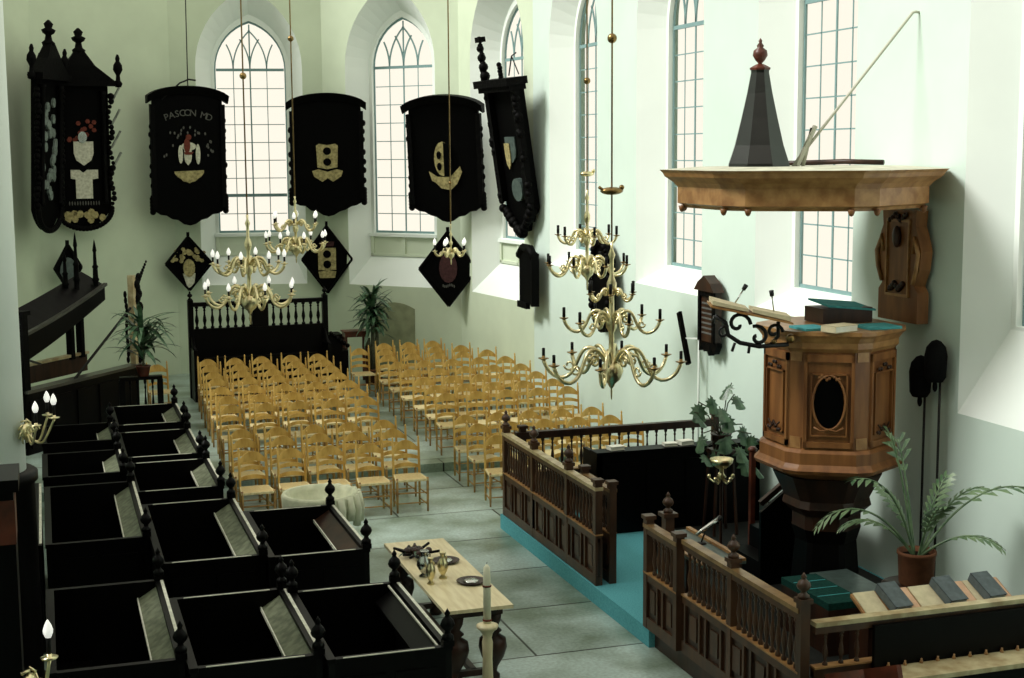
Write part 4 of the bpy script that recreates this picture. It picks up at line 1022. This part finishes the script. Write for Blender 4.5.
m.tube(sp(-.26,-.06,.08,1,5),.014,6); m.tube([(-.15,0,-.16),(-.18,0,-.25)],.016,5); m.tube([(0,0,-.19),(-.01,0,-.27)],.016,5); m.tube([(-.36,0,.12),(-.38,0,.05)],.018,5)
m.tube(sp(.25,-.05,.09,0,6),.018,6); m.tube([(.2,0,-.2),(.3,.05,-.1),(.3,.05,.05)],.02,6)
m.build('scroll_bracket', IRON, t)
m = MB(); m.ball((.42,0,-.12),.05,8); m.ball((.25,0,-.15),.03,8); m.build('brass_boss', BRASSD, t)
def mic(label, loc, rz, tilt=.4, L=.16):
    t = thing('microphone', label, 'microphone', loc, rz)
    m = MB(); m.tube([(0,0,0),(L*math.sin(tilt),0,L*math.cos(tilt))],.008,6); m.build('stem', SILVER, t)
    m = MB(); a = (L*math.sin(tilt),0,L*math.cos(tilt)); m.tube([a,(a[0]+.06*math.sin(tilt),0,a[2]+.06*math.cos(tilt))],[.022,.026],8); m.build('head', IRON, t); return t
mic('small microphone rising from the left of the sloping bible', (6.72,13.36,3.55), 0, .6)
mic('small microphone rising from the right end of the sloping bible', (7.10,13.24,3.46), 0, -.15)

# collection bags on long poles on the wall
for i, (y, zt) in enumerate(((13.25,2.95),(12.98,3.15))):
    t = thing('collection_bag_pole', ['black collection bag on a long pole, nearer the pulpit', 'black collection bag on a long pole, farther from the pulpit and higher'][i], 'collection bag', (8.93,y,.25), 0, 'collection bags on poles')
    m = MB(); m.tube([(0,0,0),(0,0,zt-.55)],.014,6); m.build('pole', IRON, t)
    m = MB(); m.lathe([(.0,0),(.08,.01),(.11,.06),(.12,.28),(.10,.38),(.05,.44),(0,.46)],12,(-.06,0,zt-.74)); m.build('bag', BAGM, t)
    m = MB(); m.ball((-.06,0,zt-.78),.03,6,(1,1,2)); m.build('tassel', BAGM, t)

# things under and beside the pulpit
t = thing('pulpit_stair', 'dark closed stair rising behind the pulpit base', 'stair', (7.55,14.35,PFM))
m = MB(); m.prism([(.0,0),(1.0,0),(1.0,1.45),(.8,1.45),(.0,.85)],0,.05,M=RX(PI/2)); m.build('stair_side', EBONY, t)
for k in range(4): m = MB(); m.box(.03+.24*k,.27+.24*k,.02,.75,0,.25*(k+1)); m.build('step', EBONY, t)
m = MB(); m.beam((0,-.03,.95),(.9,-.03,1.6),.06,.06); m.build('handrail', OAKD, t)
t = thing('stair_baluster_post', 'slim reddish post left of the pulpit base', 'post', (7.9,15.2,PFM))
m = MB(); m.box(-.03,.03,-.03,.03,0,1.35); m.build('shaft', REDW, t)
m = MB(); m.lathe([(.05,0),(.06,.03),(.03,.06)],8,(0,0,1.35)); m.build('post_cap', REDW, t)
t = thing('brass_lamp_stand', 'brass cup lamp with small arms on a dark pole, left of the pulpit', 'lamp stand', (7.54,15.29,PFM))
m = MB(); m.lathe([(.16,0),(.14,.03),(.03,.06),(.02,.1),(.02,1.0),(.03,1.02)],12); m.build('pole', OAKD, t)
m = MB(); m.lathe([(.02,1.02),(.06,1.05),(.03,1.09),(.025,1.14),(.09,1.18),(.13,1.22),(.14,1.27),(.12,1.27),(.09,1.21),(0,1.2)],14); m.build('cup', BRASS, t)
for k in range(5):
    a = k*2*PI/5; m = MB(); m.tube([(0,0,1.03),(.09*math.cos(a),.09*math.sin(a),.98),(.15*math.cos(a),.15*math.sin(a),1.03)],.012,5); m.ball((.15*math.cos(a),.15*math.sin(a),1.05),.025,6); m.build('arm', BRASS, t)
t = thing('plant_stand', 'dark wooden stand under the trailing leafy plant', 'stand', (8.15,16.55,PFM))
m = MB(); m.box(-.14,.14,-.14,.14,1.05,1.10); m.build('stand_top', OAKD, t)
for sx in (-1,1):
    for sy in (-1,1): m = MB(); m.beam((sx*.11,sy*.11,1.05),(sx*.16,sy*.16,0),.03,.03,up=(1,0,0)); m.build('leg', OAKD, t)
t = thing('monstera', 'trailing leafy plant with split leaves on a stand between fence and pulpit', 'potted plant', (8.15,16.55,PFM+1.101))
m = MB(); m.lathe([(0,0),(.10,0),(.13,.18),(.14,.2),(.12,.2),(0,.17)],14); m.build('pot', OAKD, t)
random.seed(17)
def mleaf(m, c, az, tl, s):
    M = TR(c) @ RZ(az) @ RY(tl)
    pts = []
    for k in range(20):
        a = 2*PI*k/20; r = s*(.55+.35*math.cos(a/1.0)*.5); r *= (1 if k % 2 == 0 or k in (0,1,19) else .62); pts.append((s*.4+r*math.cos(a), r*.85*math.sin(a)))
    v = [(x,y,-.25*(abs(y))) for x,y in pts]+[(s*.4,0,.01)]; m.add(v, [(k,(k+1)%20,20) for k in range(20)], False, M)
ms = MB(); ml = MB()
for (x,y,z,az,tl,s) in ((-.30,.05,.62,2.9,.6,.17),(-.38,0,.50,3.3,.9,.15),(-.16,0,.70,2.2,.3,.15),(-.02,.02,.55,1.2,.5,.16),(.14,0,.85,.4,.1,.16),(.18,.0,.70,-.4,.9,.15),(.08,0,.45,-1.2,.6,.17),(.30,0,.30,-.3,.7,.17),(.40,-.05,.18,-.5,1.0,.15),(-.25,0,.22,3.6,.9,.16),(-.30,-.05,-.02,3.4,1.2,.14),(.28,-.05,-.1,-.8,1.2,.17),(.42,-.02,-.22,-.4,1.3,.15),(.0,-.1,.25,-1.5,.8,.18),(.2,-.08,.05,-1.0,1.0,.16),(-.12,-.1,.05,-2.0,1.1,.15)):
    ms.tube([(0,0,.15),(x*.5,y*.5,z*.7+.1),(x,y,z)],.008,5); mleaf(ml,(x,y,z),-1.9+random.uniform(-1.1,1.1),random.uniform(.6,1.35),s*1.5)
ms.build('stem', BARK, t); ml.build('foliage', LEAF, t)

# reading table with microphone
t = thing('reading_table', 'low dark table with a pale front edge inside the fence, under the microphone', 'table', (6.20,13.0,PF))
m = MB(); m.box(0,.50,0,1.35,.70,.73); m.build('table_top', SLAB, t)
m = MB(); m.box(.0,.05,0,1.35,.73,.75); m.box(.45,.50,-.0,1.35,.73,.76); m.build('raised_edge', OAKL, t)
for x in (.02,.42):
    for y in (.03,1.27): m = MB(); m.box(x,x+.05,y,y+.05,0,.70); m.build('leg', OAKD, t)
t = thing('table_microphone', 'silver-grey microphone on a slanting stand on the reading table', 'microphone', (6.55,13.75,PF+.731))
m = MB(); m.lathe([(.06,0),(.05,.015),(.01,.02)],10); m.tube([(0,0,.01),(.06,0,.16)],.009,6); m.build('stand', IRON, t)
m = MB(); m.tube([(-.06,0,.10),(.02,0,.15),(.13,-.0,.21),(.2,0,.25)],[.018,.022,.026,.026],8); m.build('body', SILVER, t)
m = MB(); m.ball((.215,0,.258),.032,8); m.build('grille', IRON, t)

# kneeling bench with dark green cushion, grey slab
t = thing('green_cushioned_bench', 'low chest bench with a dark green cushion in front of the pulpit', 'bench', (7.08,12.0,PFM))
m = MB(); m.box(0,.40,0,.95,0,.46); m.build('chest', OAKD, t)
m = MB(); m.box(.0,.40,0,.95,.461,.53); m.build('cushion', GREENC, t)
for y in (.24,.48,.72): m = MB(); m.box(.02,.38,y,y+.012,.53,.534); m.build('cushion_seam', TEALC, t)
t = thing('grey_topped_chest', 'low chest with a dusty grey top between the green cushion and the wall', 'chest', (7.58,12.22,PFM))
m = MB(); m.box(0,.42,0,1.0,0,.42); m.build('chest', OAKD, t)
m = MB(); m.box(-.015,.435,-.015,1.01,.421,.45); m.build('chest_lid', SLAB, t)
# book desk with lined top
t = thing('lined_book_desk', 'long sloping desk covered in cream and pink cloth behind the lower right fence', 'desk', (6.90,10.98,PFM))
Wd = 1.58
m = MB(); m.loft([[(0,0,.66),(Wd,0,.66),(Wd,.34,.82),(0,.34,.82)],[(0,0,.69),(Wd,0,.69),(Wd,.34,.85),(0,.34,.85)]]); m.build('desk_top', OAKL, t)
m = MB(); m.box(-.02,Wd+.02,-.03,0,.63,.73); m.build('front_lip', EBONY, t)
m = MB(); m.box(0,.05,.02,.34,0,.66); m.box(Wd-.05,Wd,.02,.34,0,.66); m.box(.05,Wd-.05,.28,.34,.1,.66); m.build('desk_support', OAKD, t)
for (a,b,mm) in ((.02,.24,CREAMC),(.42,.58,PINKC),(.60,.86,CREAMC),(1.04,1.18,PINKC),(1.19,1.34,CREAMC),(1.42,1.56,PINKC)):
    m = MB(); m.loft([[(a,.0,.692),(b,.0,.692),(b,.33,.847),(a,.33,.847)],[(a,.0,.705),(b,.0,.705),(b,.33,.86),(a,.33,.86)]]); m.build('cloth_lining', mm, t)
for i, x in enumerate((.34,.92,1.34)):
    book(['thick grey-covered book lying on the lined desk, leftmost', 'thick grey-covered book lying on the lined desk, middle', 'thick grey-covered book lying on the lined desk, nearest the wall end'][i], (6.90+x,11.15,PF+.83-.03), .05, .19, .33, .09, GREYB, 'grey books on the lined desk', tilt=.44)

# potted palm on a round table
t = thing('round_side_table', 'dark round side table by the wall carrying the potted palm', 'side table', (7.93,11.82,PFM))
m = MB(); m.lathe([(.0,.64),(.31,.64),(.33,.66),(.33,.69),(.0,.69)],24); m.build('table_top', OAKD, t)
m = MB(); m.lathe([(.2,0),(.18,.04),(.05,.1),(.04,.3),(.07,.42),(.04,.64)],12); m.build('pedestal', OAKD, t)
t = thing('potted_palm', 'palm with long feathery fronds in a round brown pot against the right wall', 'potted plant', (7.93,11.82,PFM+.691))
m = MB(); m.lathe([(.0,0),(.15,0),(.165,.03),(.18,.30),(.19,.31),(.19,.34),(.17,.34),(.16,.29),(0,.29)],24); m.build('pot', TERRA, t)
m = MB(); m.lathe([(0,.3),(.16,.29)],16); m.build('soil', SOIL, t)
def frond(az, el, L, droop, lw=.26, n=18, seedv=0, stemf=.35):
    random.seed(seedv); m = MB(); p = Vector((.03*math.cos(az),.03*math.sin(az),.28)); d = Vector((math.cos(az)*math.cos(el), math.sin(az)*math.cos(el), math.sin(el)))
    pts = [p.copy()]; N = 26; ds = []
    for k in range(N):
        ds.append(d.copy()); p = p + d*(L/N); pts.append(p.copy()); d = (d + Vector((0,0,-droop/N*(.5+1.6*k/N)))).normalized()
    ds.append(d.copy()); m.tube(pts, [.012*(1-.7*i/N)+.003 for i in range(N+1)], 5)
    for i in range(int(N*stemf), N+1, 1 if lw<.01 else 2):
        u = (i/N-stemf)/(1-stemf); ll = lw*math.sin(PI*(.12+.80*u))**.6
        for sgn in (-1,1):
            for jj in (0,):
                q = pts[i] + (pts[min(N,i+1)]-pts[i])*jj
                side = ds[i].cross(Vector((0,0,1))).normalized()*sgn; dir_ = (side*.75 + ds[i]*.75 + Vector((0,0,.05-.15*random.random()))).normalized()
                w = .062; tip = q + dir_*ll + Vector((0,0,-.25*ll)); mid = q + dir_*ll*.5 + Vector((0,0,-.03*ll)); ww = ds[i]*w*.5
                m.add([tuple(q-ww*.3),tuple(q+ww*.3),tuple(mid+ww),tuple(mid-ww),tuple(tip)],[(0,1,2,3),(3,2,4)],True)
    return m
U = Vector((rt.x, rt.y)); az_r = math.atan2(U.y, U.x)   # direction along the wall side seen in the photo
for i,(az,el,L,dr,lw,sf) in enumerate(((az_r,1.02,1.48,1.5,.24,.5),(az_r+.25,1.15,1.0,1.3,.20,.45),(az_r+PI,1.02,1.20,1.9,.20,.55),(az_r+PI-.3,.95,.85,1.6,.18,.45),
        (az_r+PI,1.42,1.25,.6,.30,.75),(az_r+PI-1.0,1.42,1.15,.7,.28,.75),(az_r+.4,1.35,.85,1.0,.22,.35),(az_r-.35,.75,.85,1.3,.18,.45),(az_r-1.3,1.25,.8,1.3,.2,.4),(az_r+PI-.7,1.3,.75,1.2,.2,.4),(az_r+PI+.3,1.3,1.15,1.7,.24,.65))):
    frond(az,el,L,dr,lw,seedv=i,stemf=sf).build('frond', PALM, t)

# ------------------------------------------------------------------ communion table and its things
t = thing('communion_table', 'long pale oak table on dark bulbous turned legs in the middle aisle', 'table', (3.79,12.80,0))
m = MB(); m.box(-.34,.34,0,2.56,.765,.80); m.build('table_top', TABLE, t)
m = MB(); m.box(-.27,.27,.12,2.44,.68,.765); m.build('apron', OAKD, t)
LEGP = [(.07,0),(.07,.06),(.04,.09),(.05,.14),(.11,.24),(.14,.34),(.13,.42),(.06,.47),(.09,.50),(.05,.54),(.08,.60),(.09,.68)]
for x in (-.19,.19):
    for y in (.2,2.36): m = MB(); m.lathe(LEGP,14,(x,y,0)); m.build('leg', OAKD, t)
m = MB(); m.box(-.19,.19,.17,.23,.07,.13); m.box(-.19,.19,2.33,2.39,.07,.13); m.box(-.03,.03,.2,2.36,.07,.13); m.build('stretcher', OAKD, t)
TZ = .801
def plate(label, x, y):
    t = thing('pewter_plate', label, 'plate', (x,y,TZ), 0, 'plates on the long table')
    m = MB(); m.lathe([(0,0),(.09,0),(.13,.018),(.15,.022),(.15,.026),(.12,.022),(.09,.008),(0,.008)],24); m.build('dish', OAKD, t)
    m = MB(); m.lathe([(0,.008),(.075,.009),(.08,.012),(.07,.03),(.0,.03)],20); m.build('folded_linen', SILVER, t)
plate('dark plate with a pale centre near the camera end of the table', 3.95, 13.62)
plate('dark plate with a pale centre at the middle of the table, beside the jugs', 3.90, 14.42)
def jug(label, x, y, s, gold):
    t = thing('jug', label, 'jug', (x,y,TZ), .8, 'jugs on the long table'); mm = BRASS if gold else SILVER
    m = MB(); m.lathe([(0,0),(.05*s,0),(.055*s,.01),(.025*s,.035),(.05*s,.07),(.072*s,.12),(.065*s,.17),(.035*s,.21),(.03*s,.24),(.045*s,.27),(.04*s,.275),(.0,.26)],16); m.build('jug_body', mm, t)
    m = MB(); m.tube([(.05*s,0,.10),(.10*s,0,.14),(.10*s,0,.20),(.04*s,0,.235)],.008,6); m.build('handle', mm, t)
jug('silver jug standing by the dark wreath on the long table', 3.56, 13.98, 1.15, False)
jug('slimmer gold-coloured jug, the one closer to the plates', 3.72, 13.86, .8, True)
jug('gold-coloured beaker jug in front of the silver jug', 3.55, 13.70, .7, True)
t = thing('bouquet_wreath', 'dark bundle of twigs and pods lying at the far end of the long table', 'wreath', (3.64,14.72,TZ))
m = MB(); random.seed(19)
for k in range(13):
    a = random.uniform(0,2*PI); r = random.uniform(.12,.30); m.tube([(.06*math.cos(a),.1*math.sin(a),.04),(r*math.cos(a),r*1.2*math.sin(a),.05+random.uniform(0,.05))],.016,5)
m.build('twigs', EBONY, t)
m = MB()
for k in range(16): a = random.uniform(0,2*PI); r = random.uniform(0,.16); m.ball((r*math.cos(a),r*math.sin(a),.05+.03*random.random()),random.uniform(.03,.05),6)
m.build('pods', OAKD, t)
m = MB()
for k in range(8): leaf_strip(m,(0,0,.06),random.uniform(0,2*PI),.3,.2,.03,.8)
m.build('leaves', LEAF, t)
# tall candle on a turned stand
t = thing('candle_stand', 'tall white candle on a pale turned wooden stand at the near end of the table', 'candle stand', (3.70,12.25,0))
m = MB(); m.lathe([(.16,0),(.16,.04),(.06,.09),(.04,.14),(.055,.2),(.045,.5),(.05,.66),(.04,.70),(.05,.74),(.075,.78),(.09,.785),(.10,.80),(.10,.82),(.06,.835),(.035,.84)],20); m.build('stand', TABLE, t)
m = MB(); m.lathe([(.036,.84),(.034,1.28),(.030,1.36),(.012,1.385),(.0,1.39)],16); m.build('candle', WAX, t)
m = MB()
for z in (.86,1.18): m.lathe([(.040,z),(.043,z+.008),(.040,z+.016)],16)
m.build('red_band', RED, t)
m = MB(); m.tube([(0,0,1.38),(.003,0,1.41)],.003,4); m.build('wick', IRON, t)
# baptismal font
t = thing('baptismal_font', 'round pale stone font with a wide basin behind the black pews', 'font', (3.18,17.75,0))
m = MB(); m.lathe([(.36,0),(.36,.1),(.24,.18),(.2,.35),(.28,.48),(.43,.6),(.48,.70),(.49,.84),(.47,.87),(.43,.87),(.40,.80),(.34,.70),(.15,.66),(0,.65)],32)
m.build('basin', STONE, t)
m = MB()
for k in range(9): 
    a = -1.2+.30*k; m.tube([(.47*math.cos(a),.47*math.sin(a),.86),(.51*math.cos(a),.51*math.sin(a),.7),(.49*math.cos(a),.49*math.sin(a),.52+.06*math.sin(k*2))],.05,6)
m.build('draped_cloth', mat('pale_drape',(.70,.72,.54),.9,.1,var=.15,vscale=9), t)
